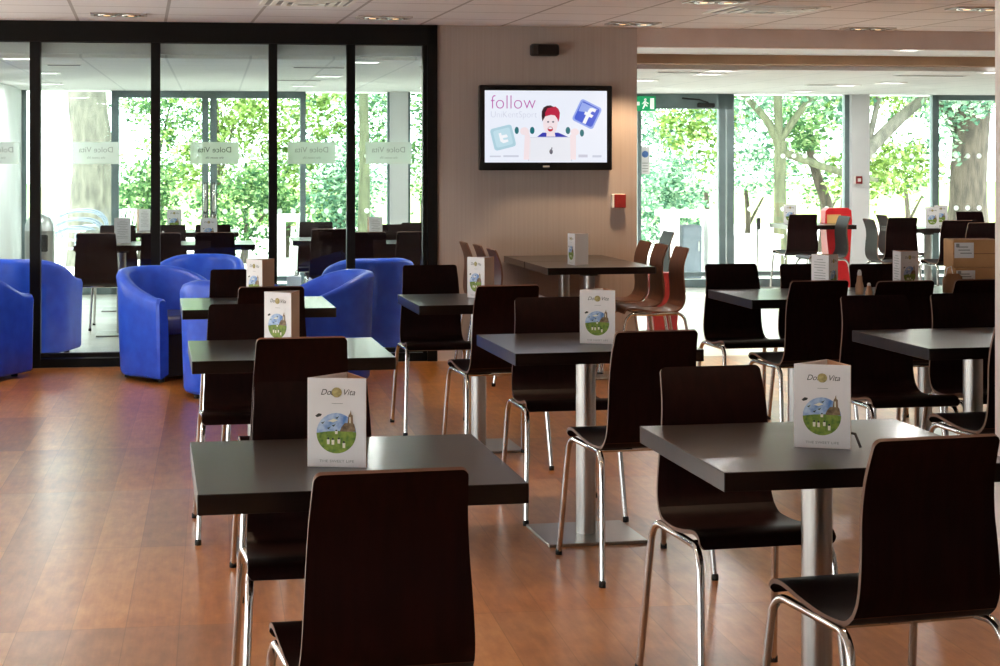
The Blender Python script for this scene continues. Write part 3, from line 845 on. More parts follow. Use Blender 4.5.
# ------------------------------------------------------------------ menu cards
MW, MHT = 0.138, 0.207
M['pic_sky'] = noise_color(mat('print_sky', lin(120, 160, 210), 0.6), lin(84, 130, 200), lin(190, 212, 236), nscale=40)
M['pic_grass'] = noise_color(mat('print_grass', lin(110, 140, 50), 0.6), lin(80, 116, 34), lin(142, 164, 60), nscale=70)
M['pic_brown'] = noise_color(mat('print_tower', lin(120, 98, 72), 0.6), lin(96, 76, 54), lin(150, 126, 96), nscale=80)
M['pic_dark'] = mat('print_dark', lin(40, 46, 44), 0.6)
M['pic_white'] = mat('print_white', lin(236, 232, 214), 0.6)
M['gold'] = noise_color(mat('print_gold', lin(150, 138, 84), 0.6), lin(128, 116, 66), lin(186, 172, 112), nscale=90)
def card_print():
    """cover print in panel coordinates (x across, z up), slightly proud of the card"""
    mb = MB(); y = -0.0016
    mats_ = [M['pic_sky'], M['pic_grass'], M['pic_brown'], M['pic_dark'], M['pic_white'], M['gold'], M['grey_print']]
    def pl(pts, mi, d=0): mb.add([(px, y - d * 0.0002, pz) for px, pz in pts], [tuple(range(len(pts)))], False, mi)
    cx, cz, r = -0.001, 0.079, 0.047
    def circ(a0, a1, n=28): return [(cx + r * math.cos(a0 + (a1 - a0) * i / n), cz + r * math.sin(a0 + (a1 - a0) * i / n)) for i in range(n + 1)]
    pl(circ(0, 2 * PI)[:-1], 0)
    g = circ(PI - 0.0, 2 * PI + 0.06, 24); pl(g + [(cx + 0.02, cz + 0.006), (cx - 0.02, cz + 0.004)], 1, 1)
    pl([(cx + 0.008, cz + 0.004), (cx + 0.046, cz + 0.004), (cx + 0.043, cz + 0.02), (cx + 0.036, cz + 0.03), (cx + 0.03, cz + 0.024), (cx + 0.02, cz + 0.024), (cx + 0.012, cz + 0.014)], 2, 2)
    pl([(cx + 0.026, cz + 0.02), (cx + 0.040, cz + 0.02), (cx + 0.039, cz + 0.042), (cx + 0.036, cz + 0.044), (cx + 0.0345, cz + 0.054), (cx + 0.032, cz + 0.046), (cx + 0.029, cz + 0.042)], 2, 3)
    pl([(cx + 0.031, cz + 0.024), (cx + 0.034, cz + 0.024), (cx + 0.034, cz + 0.038), (cx + 0.031, cz + 0.038)], 4, 4)
    pl([(cx - 0.05, cz + 0.040), (cx - 0.042, cz + 0.046), (cx - 0.034, cz + 0.044), (cx - 0.037, cz + 0.039), (cx - 0.046, cz + 0.0365)], 3, 3)   # dark bird-like leaf
    for (bx, bz) in ((-0.032, 0.024), (-0.018, 0.012), (0.002, 0.036), (-0.006, 0.018)):
        pl([(cx + bx - 0.005, cz + bz), (cx + bx, cz + bz - 0.003), (cx + bx + 0.005, cz + bz + 0.004), (cx + bx, cz + bz + 0.001)], 3, 3)
    pl([(cx - 0.02, cz + 0.028), (cx - 0.006, cz + 0.034), (cx + 0.004, cz + 0.03), (cx - 0.008, cz + 0.025)], 4, 2)
    for (bx, bz, h) in ((-0.019, -0.026, 0.016), (-0.008, -0.027, 0.016), (0.006, -0.024, 0.014), (0.018, -0.034, 0.016), (0.0, -0.002, 0.01)):
        pl([(cx + bx - 0.003, cz + bz), (cx + bx + 0.003, cz + bz), (cx + bx + 0.0035, cz + bz + h * .7), (cx + bx - 0.0035, cz + bz + h * .7)], 4, 3)
        pl([(cx + bx - 0.0022, cz + bz + h * .7), (cx + bx + 0.0022, cz + bz + h * .7), (cx + bx + 0.0018, cz + bz + h), (cx + bx - 0.0018, cz + bz + h)], 3, 4)
    # gold disc and script title
    for txt, size, x0, z0, mi, sh in (('Dolce Vita', 0.0195, 0.002, 0.168, 3, 0.35),):
        vv, ff = text_mesh(txt, size, 0.0, sh, xscale=0.98)
        mb.add([(x0 + a, y - 0.0005, z0 + b) for a, b, c in vv], ff, False, mi)
    pl([(0.0 + 0.012 * math.cos(2 * PI * i / 20), 0.174 + 0.0115 * math.sin(2 * PI * i / 20)) for i in range(20)], 5, 5)
    vv, ff = text_mesh('THE SWEET LIFE', 0.0085, 0.0, 0.0, xscale=1.35)
    mb.add([(a, y - 0.0003, 0.011 + b) for a, b, c in vv], ff, False, 6)
    pl([(-0.012, 0.1475), (0.014, 0.1475), (0.014, 0.1487), (-0.012, 0.1487)], 6)
    return mb.mesh('cover_print', mats_)
PRINT = card_print()
def text_lines():
    mb = MB()
    for i in range(11):
        w = 0.09 if i % 4 else 0.05
        z = 0.18 - i * 0.014
        mb.add([(-w / 2, -0.0016, z), (w / 2, -0.0016, z), (w / 2, -0.0016, z + 0.003), (-w / 2, -0.0016, z + 0.003)], [(0, 1, 2, 3)])
    return mb.mesh('text_lines', M['grey_print'])
LINES = text_lines()
def panel_mesh():
    mb = MB(); mb.box((0, 0, MHT / 2), (MW, 0.0022, MHT)); return mb
PANEL_W = panel_mesh().mesh('panel', M['card'])
PANEL_SHADE = panel_mesh().mesh('panel', M['tan_and_shade'])  # white panel with its shade painted in as tan
def make_menu():
    t = bpy.data.objects.new('menu_card', None); COL.objects.link(t); t.empty_display_size = 0.05
    rad = MW / (2 * math.sqrt(3))
    for k in range(3):
        a = k * 2 * PI / 3
        o = bpy.data.objects.new(('front_panel', 'side_panel', 'side_panel')[k], PANEL_W if k != 1 else PANEL_SHADE); COL.objects.link(o); o.parent = t
        o.location = (rad * math.sin(a), -rad * math.cos(a), 0); o.rotation_euler = (0, 0, a)
        if k == 0:
            p = bpy.data.objects.new('cover_print', PRINT); COL.objects.link(p); p.parent = o
            tag(o, 'white cover with round countryside picture')
        elif k == 2:
            p = bpy.data.objects.new('text_lines', LINES); COL.objects.link(p); p.parent = o
        else: tag(o, 'side panel with its shade painted in tan')
    return t
MENU0 = make_menu(); _mused = [False]
def menu(px, Y, rz, label, group='standing menu cards'):
    o = MENU0 if not _mused[0] else copy_tree(MENU0)
    _mused[0] = True
    o.location = (PX(px, Y), Y, TZ + 0.001); o.rotation_euler = (0, 0, R(rz))
    return tag(o, label, 'menu', group)
mA = menu(340.5, 4.23, -7, 'white menu card with round picture on the nearest left table')
mB = menu(824, 4.50, -16, 'white menu card with round picture on the nearest right table, black clip beside it')
mb = MB(); mb.tube([(0.062, 0.0, 0.035), (0.078, -0.01, 0.034), (0.088, -0.02, 0.012), (0.092, -0.024, 0.003)], 0.0035, 8)
tag(mb.build('wire_foot', M['plastic_black'], mB), 'black bent wire foot')
menu(599.5, 6.98, -14, 'white menu card with round picture on the middle table')
menu(482, 9.2, -50, 'menu card turned half away on the table before the television wall')
menu(285, 6.86, -36, 'menu card with tan shade-tinted side on the second left-row table')
menu(261, 9.02, -48, 'menu card with tan shade-tinted side on the third left-row table, by the tub chairs')
mC = menu(577, 12.0, -72, 'menu card showing its white inside on the table under the television')
menu(826, 9.45, 60, 'menu card with its text side and picture side showing on the right rear table')
menu(904, 9.8, 35, 'menu card with brown picture side next to the cardboard boxes')
for ch in mC.children:
    if ch.data == PANEL_SHADE: ch.data = PANEL_W; ch['label'] = 'plain white inside panel'
GM = 'menu cards in the conservatory'
menu(121, 15.0, 150, 'plain white menu card behind the glass on the front left conservatory table', GM)
menu(210, 15.0, -4, 'menu card with green picture behind the glass on the front right conservatory table', GM)
menu(142, 17.5, 170, 'greyish menu card on the second-row conservatory table, left one', GM)
menu(175, 17.35, 0, 'menu card with green picture on the second-row conservatory table', GM)
menu(373, 15.25, 160, 'plain grey-white menu card behind the glass right of the fourth mullion', GM)
menu(931, 18.2, 6, 'menu card with green picture on the far right-hand table, nearer one', GM)
menu(940, 18.85, 0, 'menu card with green picture against the far right window', GM)
menu(789, 19.2, 8, 'menu card with green picture on the far table left of the red stand', GM)

# ------------------------------------------------------------------ small things on tables
def shaker(px, Y, h, r, label, tilt=0.0):
    t = thing('condiment_shaker', label, 'shaker', (PX(px, Y), Y, TZ + 0.001), 0)
    mb = MB(); mb.lathe([(r, 0), (r, h * .35), (r * .72, h * .5), (r * .62, h * .72), (r * .5, h * .76)], seg=16)
    mb.build('body', M['tan_and_shade'], t)
    mb = MB(); mb.lathe([(r * .5, h * .76), (r * .55, h * .85), (r * .35, h * .97), (0.0, h)], seg=16)
    mb.build('cap', M['white_plastic'], t)
    return t
shaker(859.5, 9.42, 0.13, 0.022, 'tall tan condiment shaker on the right rear table')
shaker(869, 9.3, 0.07, 0.018, 'short tan shaker beside the tall one on the right rear table')
shaker(163, 15.0, 0.10, 0.02, 'small pale shaker behind the glass screen beside the second mullion')

def carton(px, Y, z, w, d, h, rz, label):
    t = thing('cardboard_box', label, 'box', (PX(px, Y), Y, z), R(rz))
    mb = MB(); mb.box((0, 0, h / 2), (w, d, h), bev=0.003); mb.build('carton', M['cardboard'], t)
    mb = MB(); mb.box((0, -d / 2 - 0.0008, h / 2), (w, 0.001, 0.004)); mb.box((0, 0, h + 0.0008), (w * 0.98, 0.045, 0.001))
    mb.build('packing_tape', M['cardboard_dark'], t)
    mb = MB(); mb.box((-w * 0.26, -d / 2 - 0.0018, h * 0.62), (w * 0.42, 0.002, h * 0.55), mi=0)
    for k in range(3): mb.box((-w * 0.26 + 0.01 * (k - 1), -d / 2 - 0.0032, h * (0.74 - 0.11 * k)), (w * 0.25, 0.001, 0.005), mi=1)
    mb.box((-w * 0.40, -d / 2 - 0.0032, h * 0.80), (0.018, 0.001, 0.018), mi=1)
    mb.build('address_label', [M['paper'], M['grey_print']], t)
    return t
carton(972, 9.72, TZ + 0.001, 0.245, 0.17, 0.125, 4, 'cardboard box with white label on the right rear table, under another box')
carton(971, 9.72, TZ + 0.127, 0.25, 0.17, 0.15, 3, 'cardboard box with white label on top of the box pile')
t = thing('paper_bag', 'small crumpled brown paper bag in front of the cardboard boxes', 'bag', (PX(953, 9.55), 9.55, TZ + 0.001), R(-12))
mb = MB(); n_ = 16; vv = []
for i, (q, z) in enumerate(((1.0, 0), (1.04, 0.03), (0.98, 0.06), (0.9, 0.085), (0.55, 0.1))):
    for k in range(n_):
        a = 2 * PI * k / n_; w = 1 + 0.10 * math.sin(5 * a + i * 2)
        vv.append((0.052 * q * w * math.copysign(abs(math.cos(a)) ** .6, math.cos(a)), 0.032 * q * w * math.copysign(abs(math.sin(a)) ** .6, math.sin(a)), z))
fs = [(i * n_ + k, i * n_ + (k + 1) % n_, (i + 1) * n_ + (k + 1) % n_, (i + 1) * n_ + k) for i in range(4) for k in range(n_)]
mb.add(vv, fs, True); mb.add(vv, [tuple(range(4 * n_, 5 * n_)), tuple(reversed(range(n_)))])
mb.build('bag', M['cardboard_dark'], t)
mb = MB(); mb.tube([(-0.04, -0.01, 0.085), (-0.03, -0.015, 0.13), (-0.01, -0.015, 0.14), (0.0, -0.01, 0.092)], 0.003, 6); mb.build('handle', M['white_plastic'], t)

# ------------------------------------------------------------------ television
dT = d_at(545, 0.0)
tv_s0, tv_s1 = s_at(479.3, -0.08), s_at(612.3, -0.08)
tw = tv_s1 - tv_s0; ts = (tv_s0 + tv_s1) / 2
tz1, tz0 = PZ(85.3, d_at(545, -0.08)), PZ(170.3, d_at(545, -0.08)); thh = tz1 - tz0
px_, py_, _ = W(ts, -0.08)
tvo = thing('television', 'wall-mounted black television showing a white follow advert', 'television', (px_, py_, tz0), WA)
mb = MB(); mb.box((0, 0.03, thh / 2), (tw, 0.055, thh), bev=0.006)
mb.build('housing', M['tv_black'], tvo)
sw, sh = tw * 0.918, thh * 0.845; sz = thh * 0.515
mb = MB(); mb.box((0, 0.0015, sz), (sw, 0.003, sh)); scrn = tag(mb.build('screen', emis('screen_white', (0.86, 0.90, 1.0, 1), 0.95), tvo), 'lit screen with advert')
mb = MB(); mb.box((0, 0.068, thh / 2), (0.3, 0.021, 0.3)); mb.build('wall_bracket', M['plastic_black'], tvo)
EM = {k: emis('screen_' + k, lin(*c), 0.95) for k, c in dict(magenta=(186, 66, 168), grey=(206, 210, 226), blue=(58, 92, 214), blue2=(150, 172, 240), paleblue=(196, 226, 238), palecyan=(176, 212, 226),
      skin=(246, 230, 234), hair=(190, 30, 66), hairdark=(50, 18, 30), navy=(40, 50, 176), teal=(20, 112, 122), laptop=(236, 238, 246), white=(248, 250, 255), shade=(206, 206, 222), dark=(96, 96, 112)).items()}
def scr_part(name, items):
    mb = MB(); keys = []
    for lay, (key, pts) in enumerate(items):
        if key not in keys: keys.append(key)
        mi = keys.index(key)
        if isinstance(pts, tuple):
            vv, ff = pts
            mb.add([(a, -0.0012 - 0.00022 * lay, b) for a, b, c in vv], ff, False, mi)
        else:
            mb.add([((u - 0.5) * sw, -0.0012 - 0.00022 * lay, sz + (0.5 - v) * sh) for u, v in pts], [tuple(reversed(range(len(pts))))], False, mi)
    return mb.build(name, [EM[k] for k in keys], scrn)
def uvtext(txt, size, u, v, xs=1.0):
    vv, ff = text_mesh(txt, size, 0.0, 0.0, xscale=xs, align='LEFT', offset=-size * 0.018)
    return ([(a + (u - 0.5) * sw, b + sz + (0.5 - v) * sh, 0) for a, b, c in vv], ff)
def ell(u, v, ru, rv, n=20, a0=0, a1=2 * PI): return [(u + ru * math.cos(a0 + (a1 - a0) * i / n), v + rv * math.sin(a0 + (a1 - a0) * i / n)) for i in range(n)]
scr_part('follow_text', [('magenta', uvtext('follow', 0.145, 0.045, 0.255, 0.92)), ('grey', uvtext('UniKentSport', 0.066, 0.045, 0.375, 0.92))])
asp = sh / sw
def rsq(u, v, h, rot, rc=0.25, n=5):
    pts = []
    for cx, cy, a in ((1, 1, 0), (-1, 1, 90), (-1, -1, 180), (1, -1, 270)):
        for i in range(n + 1):
            an = R(a + 90 * i / n); x = cx * (1 - rc) + rc * math.cos(an); y = cy * (1 - rc) + rc * math.sin(an)
            xr = x * math.cos(rot) - y * math.sin(rot); yr = x * math.sin(rot) + y * math.cos(rot)
            pts.append((u + h * asp * xr, v + h * yr))
    return pts
def rot_pts(pts, u, v, h, rot): return [(u + h * asp * (x * math.cos(rot) - y * math.sin(rot)), v + h * (x * math.sin(rot) + y * math.cos(rot))) for x, y in pts]
rt = R(26)
fsh = [(-0.05, 1.0), (0.32, 1.0), (0.32, 0.15), (0.62, 0.15), (0.68, -0.18), (0.32, -0.18), (0.32, -0.40), (0.42, -0.52), (0.68, -0.52), (0.68, -0.84), (0.25, -0.84), (0.0, -0.68), (-0.05, -0.40), (-0.05, -0.18), (-0.28, -0.18), (-0.28, 0.15), (-0.05, 0.15)]
scr_part('blue_app_tile', [('blue2', rsq(0.835, 0.325, 0.165, rt)), ('blue', rsq(0.835, 0.325, 0.142, rt)), ('blue2', rot_pts([(-.95, -.85), (.8, -.9), (.1, -.2), (-.9, .1)], .835, .325, .142, rt)), ('white', rot_pts(fsh, 0.835, 0.325, 0.135, rt))])
r2 = R(-14)
bird = [(-0.42, -0.62), (-0.1, -0.62), (-0.1, -0.30), (0.5, -0.28), (0.62, 0.0), (0.5, 0.1), (-0.05, 0.06), (0.0, 0.3), (0.5, 0.34), (0.55, 0.62), (-0.1, 0.68), (-0.42, 0.4)]
scr_part('pale_app_tile', [('palecyan', rsq(0.148, 0.655, 0.155, r2)), ('paleblue', rsq(0.148, 0.655, 0.12, r2)), ('white', rot_pts(bird, 0.148, 0.655, 0.115, r2))])
scr_part('advert_person', [('navy', [(0.425, 0.645), (0.47, 0.585), (0.60, 0.585), (0.68, 0.645)]), ('skin', [(0.315, 0.96), (0.325, 0.60), (0.36, 0.58), (0.375, 0.70), (0.37, 0.96)]), ('skin', [(0.70, 0.96), (0.695, 0.62), (0.72, 0.59), (0.745, 0.62), (0.745, 0.96)]),
    ('skin', ell(0.322, 0.565, 0.036, 0.055)), ('skin', ell(0.735, 0.575, 0.034, 0.05)),
    ('teal', ell(0.259, 0.555, 0.017, 0.05)), ('teal', ell(0.385, 0.555, 0.019, 0.05)), ('teal', ell(0.678, 0.555, 0.019, 0.05)), ('teal', ell(0.793, 0.59, 0.017, 0.05)),
    ('skin', [(0.51, 0.5), (0.56, 0.5), (0.575, 0.64), (0.50, 0.64)]), ('skin', ell(0.533, 0.455, 0.060, 0.165)),
    ('hairdark', [(0.468, 0.43), (0.462, 0.36), (0.463, 0.29), (0.478, 0.235), (0.505, 0.21), (0.535, 0.205), (0.56, 0.225), (0.57, 0.26), (0.55, 0.33), (0.49, 0.36)]), ('hair', [(0.492, 0.36), (0.49, 0.31), (0.51, 0.245), (0.54, 0.235), (0.575, 0.22), (0.60, 0.255), (0.612, 0.31), (0.608, 0.38), (0.598, 0.44), (0.59, 0.39), (0.57, 0.345), (0.53, 0.335)]), ('skin', ell(0.537, 0.425, 0.048, 0.075)),
    ('hairdark', [(0.468, 0.40), (0.463, 0.31), (0.485, 0.29), (0.486, 0.38)]), ('dark', ell(0.515, 0.435, 0.009, 0.012)), ('dark', ell(0.556, 0.435, 0.009, 0.012)), ('hair', ell(0.533, 0.535, 0.022, 0.034)), ('white', ell(0.533, 0.523, 0.017, 0.013))])
scr_part('advert_laptop', [('shade', [(0.36, 0.65), (0.705, 0.65), (0.712, 0.98), (0.352, 0.98)]), ('laptop', [(0.365, 0.655), (0.70, 0.655), (0.706, 0.98), (0.358, 0.98)]), ('dark', ell(0.54, 0.85, 0.014, 0.036)), ('dark', ell(0.546, 0.802, 0.005, 0.012))])
scr_part('advert_small_print', [('grey', [(0.04, 0.905), (0.13, 0.905), (0.13, 0.925), (0.04, 0.925)]), ('grey', [(0.15, 0.90), (0.275, 0.90), (0.275, 0.925), (0.15, 0.925)]), ('shade', [(0.765, 0.89), (0.84, 0.89), (0.84, 0.93), (0.765, 0.93)]), ('grey', [(0.88, 0.90), (0.955, 0.90), (0.955, 0.93), (0.88, 0.93)])])
mb = MB(); mb.box((0, -0.0008, thh * 0.046), (0.05, 0.002, 0.012)); tag(mb.build('maker_badge', M['grey_print'], tvo), 'small grey badge')

# box above the television, call points, exit sign
s = s_at(544.5, -0.06); d = d_at(544.5, -0.06); x, y, _ = W(s, -0.06)
t = thing('wall_speaker', 'small black speaker box on the wall above the television', 'speaker', (x, y, PZ(50, d)), WA)
mb = MB(); mb.box((0, 0, 0), (0.205, 0.09, 0.088), bev=0.012); mb.build('casing', M['plastic_black'], t)
mb = MB(); mb.box((0.02, -0.046, 0), (0.15, 0.003, 0.07)); mb.build('grille', M['tv_black'], t)
mb = MB(); mb.box((0, 0.055, 0), (0.05, 0.02, 0.05)); mb.build('mount', M['plastic_black'], t)
def call_point(px, py, t_, rz, size, label):
    s = s_at(px, t_); d = d_at(px, t_); x, y, _ = W(s, t_)
    o = thing('fire_call_point', label, 'fire alarm', (x, y, PZ(py, d)), rz)
    mb = MB(); mb.box((0, 0.02, 0), (size, 0.04, size), bev=0.004); mb.build('back_box', M['white_plastic'], o)
    mb = MB(); mb.box((size * .08, -0.002, 0), (size * .84, 0.012, size * .96), bev=0.003); mb.build('red_cover', M['red_dark'], o)
    mb = MB(); mb.box((size * .08, -0.009, 0), (size * .42, 0.003, size * .42)); mb.build('press_panel', M['red_dark'] if size > .1 else M['white_plastic'], o)
call_point(619, 201, -0.045, WA, 0.103, 'red fire call point on the beige wall right of the television')
call_point(858.5, 180, FT - 0.17, WA, 0.09, 'bright red fire call point on the white pier between the far windows')
s = s_at(641, FT - 0.25); x, y, _ = W(s, FT - 0.25)
t = thing('exit_sign', 'green emergency exit sign hanging above the far door', 'sign', (x, y, 2.06), WA)
mb = MB(); mb.box((0, 0, 0), (0.33, 0.03, 0.165), bev=0.003); mb.build('sign_panel', M['green_sign'], t)
mb = MB()
def flat(pts): mb.add([(a, -0.0165, b) for a, b in pts], [tuple(range(len(pts)))])
flat([(0.10, -0.06), (0.145, -0.06), (0.145, 0.06), (0.10, 0.06)])
flat([(0.045 + 0.014 * math.cos(2 * PI * i / 12), 0.045 + 0.014 * math.sin(2 * PI * i / 12)) for i in range(12)])
flat([(0.03, 0.028), (0.03, -0.012), (0.05, -0.012), (0.055, 0.025)])
flat([(0.03, -0.012), (0.01, -0.058), (0.026, -0.058), (0.05, -0.012)]); flat([(0.04, -0.012), (0.065, -0.035), (0.075, -0.028), (0.05, 0.0)])
flat([(0.05, 0.025), (0.085, 0.005), (0.08, -0.005), (0.05, 0.01)]); flat([(0.03, 0.025), (0.008, 0.0), (0.015, -0.008), (0.035, 0.012)])
flat([(-0.02, 0.02), (-0.075, 0.02), (-0.075, -0.02), (-0.02, -0.02)]); flat([(-0.07, 0.05), (-0.07, -0.05), (-0.125, 0.0)])
mb.build('running_figure_pictogram', M['white_sign'], t)
mb = MB()
for q in (-0.12, 0.12): mb.tube([(q, 0, 0.08), (q, 0, 0.12)], 0.004, 6)
mb.build('hanger', M['grey_alu'], t)

# frosted signs on the glass screen (seen from behind, so mirrored)
def sticker(x0, x1, y0, y1, label, strong):
    s0, s1 = s_at(x0, 0.0), s_at(x1, 0.0); d = d_at((x0 + x1) / 2, 0.0)
    w, h = s1 - s0, (y1 - y0) * d / F
    x, y, _ = W((s0 + s1) / 2, 0.03)
    o = thing('glass_sign', label, 'sign', (x, y, PZ(y1, d)), WA, 'frosted signs on the glass screen')
    mb = MB(); mb.box((0, 0, h / 2), (w, 0.002, h)); mb.build('frosted_film', M['frost'], o)
    mb = MB(); vv, ff = text_mesh('Dolce Vita', h * 0.36, 0.0, 0.0, mirror=True, xscale=1.0)
    mb.add([(a, -0.0016, h * 0.53 + b) for a, b, c in vv], [tuple(reversed(f)) for f in ff])
    vv, ff = text_mesh('the sweet life', h * 0.15, 0.0, 0.0, mirror=True, xscale=1.0)
    mb.add([(a, -0.0016, h * 0.24 + b) for a, b, c in vv], [tuple(reversed(f)) for f in ff])
    mb.build('mirrored_lettering', M['dark_print'] if strong else M['grey_print'], o)
sticker(-27, 18.6, 142, 164, 'frosted sign with mirrored lettering in the pane at the left edge', False)
sticker(72, 119.5, 142, 164, 'frosted sign with mirrored lettering in front of the pale tree trunk', False)
sticker(190, 239, 142, 164, 'frosted sign with dark mirrored lettering in front of the double door', True)
sticker(287.7, 336, 142, 164, 'frosted sign with mirrored lettering between the third and fourth mullions', False)
sticker(366, 412, 142, 164, 'frosted sign with mirrored lettering nearest the right jamb', False)

# ------------------------------------------------------------------ ceiling fittings
def downlight(px, py, label, rz=11.3, w=0.37, power=None, tint=(1.0, 0.84, 0.66), cone=92, blend=0.7):
    Y = (CEIL - CH) * F / (156.0 - py)
    o = thing('twin_downlight', label, 'ceiling light', (PX(px, Y), Y, CEIL), R(rz), 'twin recessed downlights')
    mb = MB(); d = 0.19; fr = 0.02
    for sx in (-1, 1): mb.box((sx * (w / 2 - fr / 2), 0, -0.004), (fr, d, 0.012))
    for sy in (-1, 1): mb.box((0, sy * (d / 2 - fr / 2), -0.004), (w - 2 * fr, fr, 0.012))
    mb.build('frame', M['bezel'], o)
    mb = MB(); mb.box((0, 0, -0.0015), (w - 2 * fr, d - 2 * fr, 0.003)); tag(mb.build('tray', M['tray'], o), 'dark metal tray')
    for sx in (-1, 1):
        mb = MB(); mb.lathe([(0.062, -0.003), (0.066, -0.012), (0.058, -0.016), (0.040, -0.006)], (sx * 0.078, 0, 0), 20)
        g = mb.build('lamp_ring', M['chrome'], o)
        mb = MB(); mb.lathe([(0.0, -0.014), (0.022, -0.013), (0.036, -0.008), (0.036, -0.004)], (sx * 0.078, 0, 0), 16)
        tag(mb.build('bulb', M['lamp_warm'], g), 'warm glowing bulb')
    sp = bpy.data.lights.new('downlight_beam', 'SPOT'); sp.energy = power or DOWNLIGHT_W; sp.color = tint
    sp.spot_size = R(cone); sp.spot_blend = blend; sp.shadow_soft_size = 0.08
    so = bpy.data.objects.new('downlight_beam', sp); COL.objects.link(so); so.parent = o; so.location = (0, 0, -0.03)
downlight(119, 14, 'twin downlight in the ceiling above the left half of the glass screen')
downlight(384, 17, 'twin downlight in the ceiling above the right end of the glass screen')
downlight(633, 23, 'twin downlight in the ceiling beside the corner of the television wall', power=DOWNLIGHT_W * 2.0, tint=(1.0, 0.70, 0.42), cone=84, blend=0.25)
downlight(716, 1.0, 'bright twin downlight at the top edge of the view, left of the ceiling vent')
downlight(868, 28, 'twin downlight in the ceiling near the brown bulkhead')
downlight(978, 8, 'twin downlight in the ceiling at the right end of the view')
# the same fittings run on over the tables, just above the frame
for (x, y, lb) in ((-0.9, 5.2, 'twin downlight above the second left-row table'), (0.9, 4.9, 'twin downlight above the nearest right table'), (-2.3, 6.6, 'twin downlight above the open floor on the left'),
                   (0.2, 7.6, 'twin downlight above the middle table'), (-0.4, 2.4, 'twin downlight in front of the nearest left table')):
    py = 156.0 - (CEIL - CH) * F / y
    downlight(500 + x / y * F, py, lb, tint=(1.0, 0.72, 0.46), power=DOWNLIGHT_W * 1.25)
def vent(px0, px1, py, label):
    Y = (CEIL - CH) * F / (156.0 - py); w = (px1 - px0) / F * Y
    o = thing('ceiling_vent', label, 'vent', (PX((px0 + px1) / 2, Y), Y, CEIL), R(11.3), 'square ceiling vents')
    mb = MB(); q = w / 2
    for r_, z in ((q, -0.004), (q * 0.78, -0.010), (q * 0.56, -0.014), (q * 0.34, -0.018)):
        t_ = 0.03
        for sx in (-1, 1): mb.box((sx * (r_ - t_ / 2), 0, z), (t_, 2 * r_, 0.008))
        for sy in (-1, 1): mb.box((0, sy * (r_ - t_ / 2), z), (2 * r_ - 2 * t_, t_, 0.008))
    mb.build('louvre_rings', M['white_plastic'], o)
    mb = MB(); mb.box((0, 0, -0.0015), (w * 0.98, w * 0.98, 0.003)); mb.build('backing', M['grey_print'], o)
vent(262, 355, 1.5, 'square white ceiling vent at the top edge of the view on the left')
vent(715, 815, 9.5, 'square white ceiling vent on the right side of the ceiling')
def flush(px, py, z, label, w=0.22, power=None):
    Y = (z - CH) * F / (156.0 - py)
    o = thing('flush_light', label, 'ceiling light', (PX(px, Y), Y, z), WA, 'white flush ceiling lights')
    mb = MB()
    for sx in (-1, 1): mb.box((sx * w / 2, 0, -0.004), (0.02, w + 0.02, 0.010)); mb.box((0, sx * w / 2, -0.004), (w - 0.02, 0.02, 0.010))
    mb.build('rim', M['white_plastic'], o)
    mb = MB(); mb.box((0, 0, -0.003), (w - 0.02, w - 0.02, 0.004)); tag(mb.build('diffuser', M['lamp_white'], o), 'glowing white diffuser')
    a = bpy.data.lights.new('flush_beam', 'AREA'); a.energy = power or BACKLIGHT_W; a.size = w; a.color = (1.0, 0.98, 0.93)
    ao = bpy.data.objects.new('flush_beam', a); COL.objects.link(ao); ao.parent = o; ao.location = (0, 0, -0.02)
for px, py, lb in ((18, 58, 'flush light in the conservatory ceiling in the pane at the left edge'), (45, 72.5, 'flush light behind the glass just right of the first mullion, nearer one'), (50, 83.5, 'flush light behind the glass just right of the first mullion, farther one'),
                   (365, 61.6, 'flush light behind the glass in the last pane, above the sign'), (328, 75.7, 'flush light behind the glass left of the fourth mullion, nearer one'), (303, 85.6, 'flush light behind the glass left of the fourth mullion, farther one'),
                   (720, 70.3, 'flush light in the far ceiling above the grey door, nearer of two'), (709, 73.6, 'flush light in the far ceiling above the grey door, farther of two'), (643, 80, 'flush light in the far ceiling over the green exit sign'),
                   (891, 82.5, 'flush light in the far ceiling right of the white pier'), (846, 85, 'flush light in the far ceiling left of the white pier'), (995, 72, 'flush light in the far ceiling at the right edge'), (803, 91, 'flush light in the far ceiling close to the middle window')):
    flush(px, py, CB, lb)
flush(909, 49.5, 2.29, 'flush light in the pale strip between bulkhead and brown beam', w=0.16)
def slot(x0, x1, py, label):
    Y = (CB - CH) * F / (156.0 - py); w = (x1 - x0) / F * Y
    o = thing('slot_vent', label, 'vent', (PX((x0 + x1) / 2, Y), Y, CB), WA, 'slot vents in the conservatory ceiling')
    mb = MB(); mb.box((0, 0, -0.003), (w, 0.13, 0.006)); mb.build('frame', M['white_plastic'], o)
    mb = MB()
    for q in (-0.035, 0, 0.035): mb.box((0, q, -0.0065), (w - 0.03, 0.016, 0.002))
    mb.build('slots', M['dark_print'], o)
slot(292, 346, 67, 'dark slot vent behind the glass between the third and fourth mullions')
slot(275, 322, 80, 'farther dark slot vent behind the glass right of the third mullion')
slot(46, 82, 64.5, 'dark slot vent behind the glass right of the first mullion')
slot(655, 702, 72, 'dark slot vent in the far ceiling left of the paired lights')
slot(894, 968, 75.3, 'long dark slot vent in the far ceiling on the right')
slot(806, 836, 84.5, 'short dark slot vent in the far ceiling over the middle window')

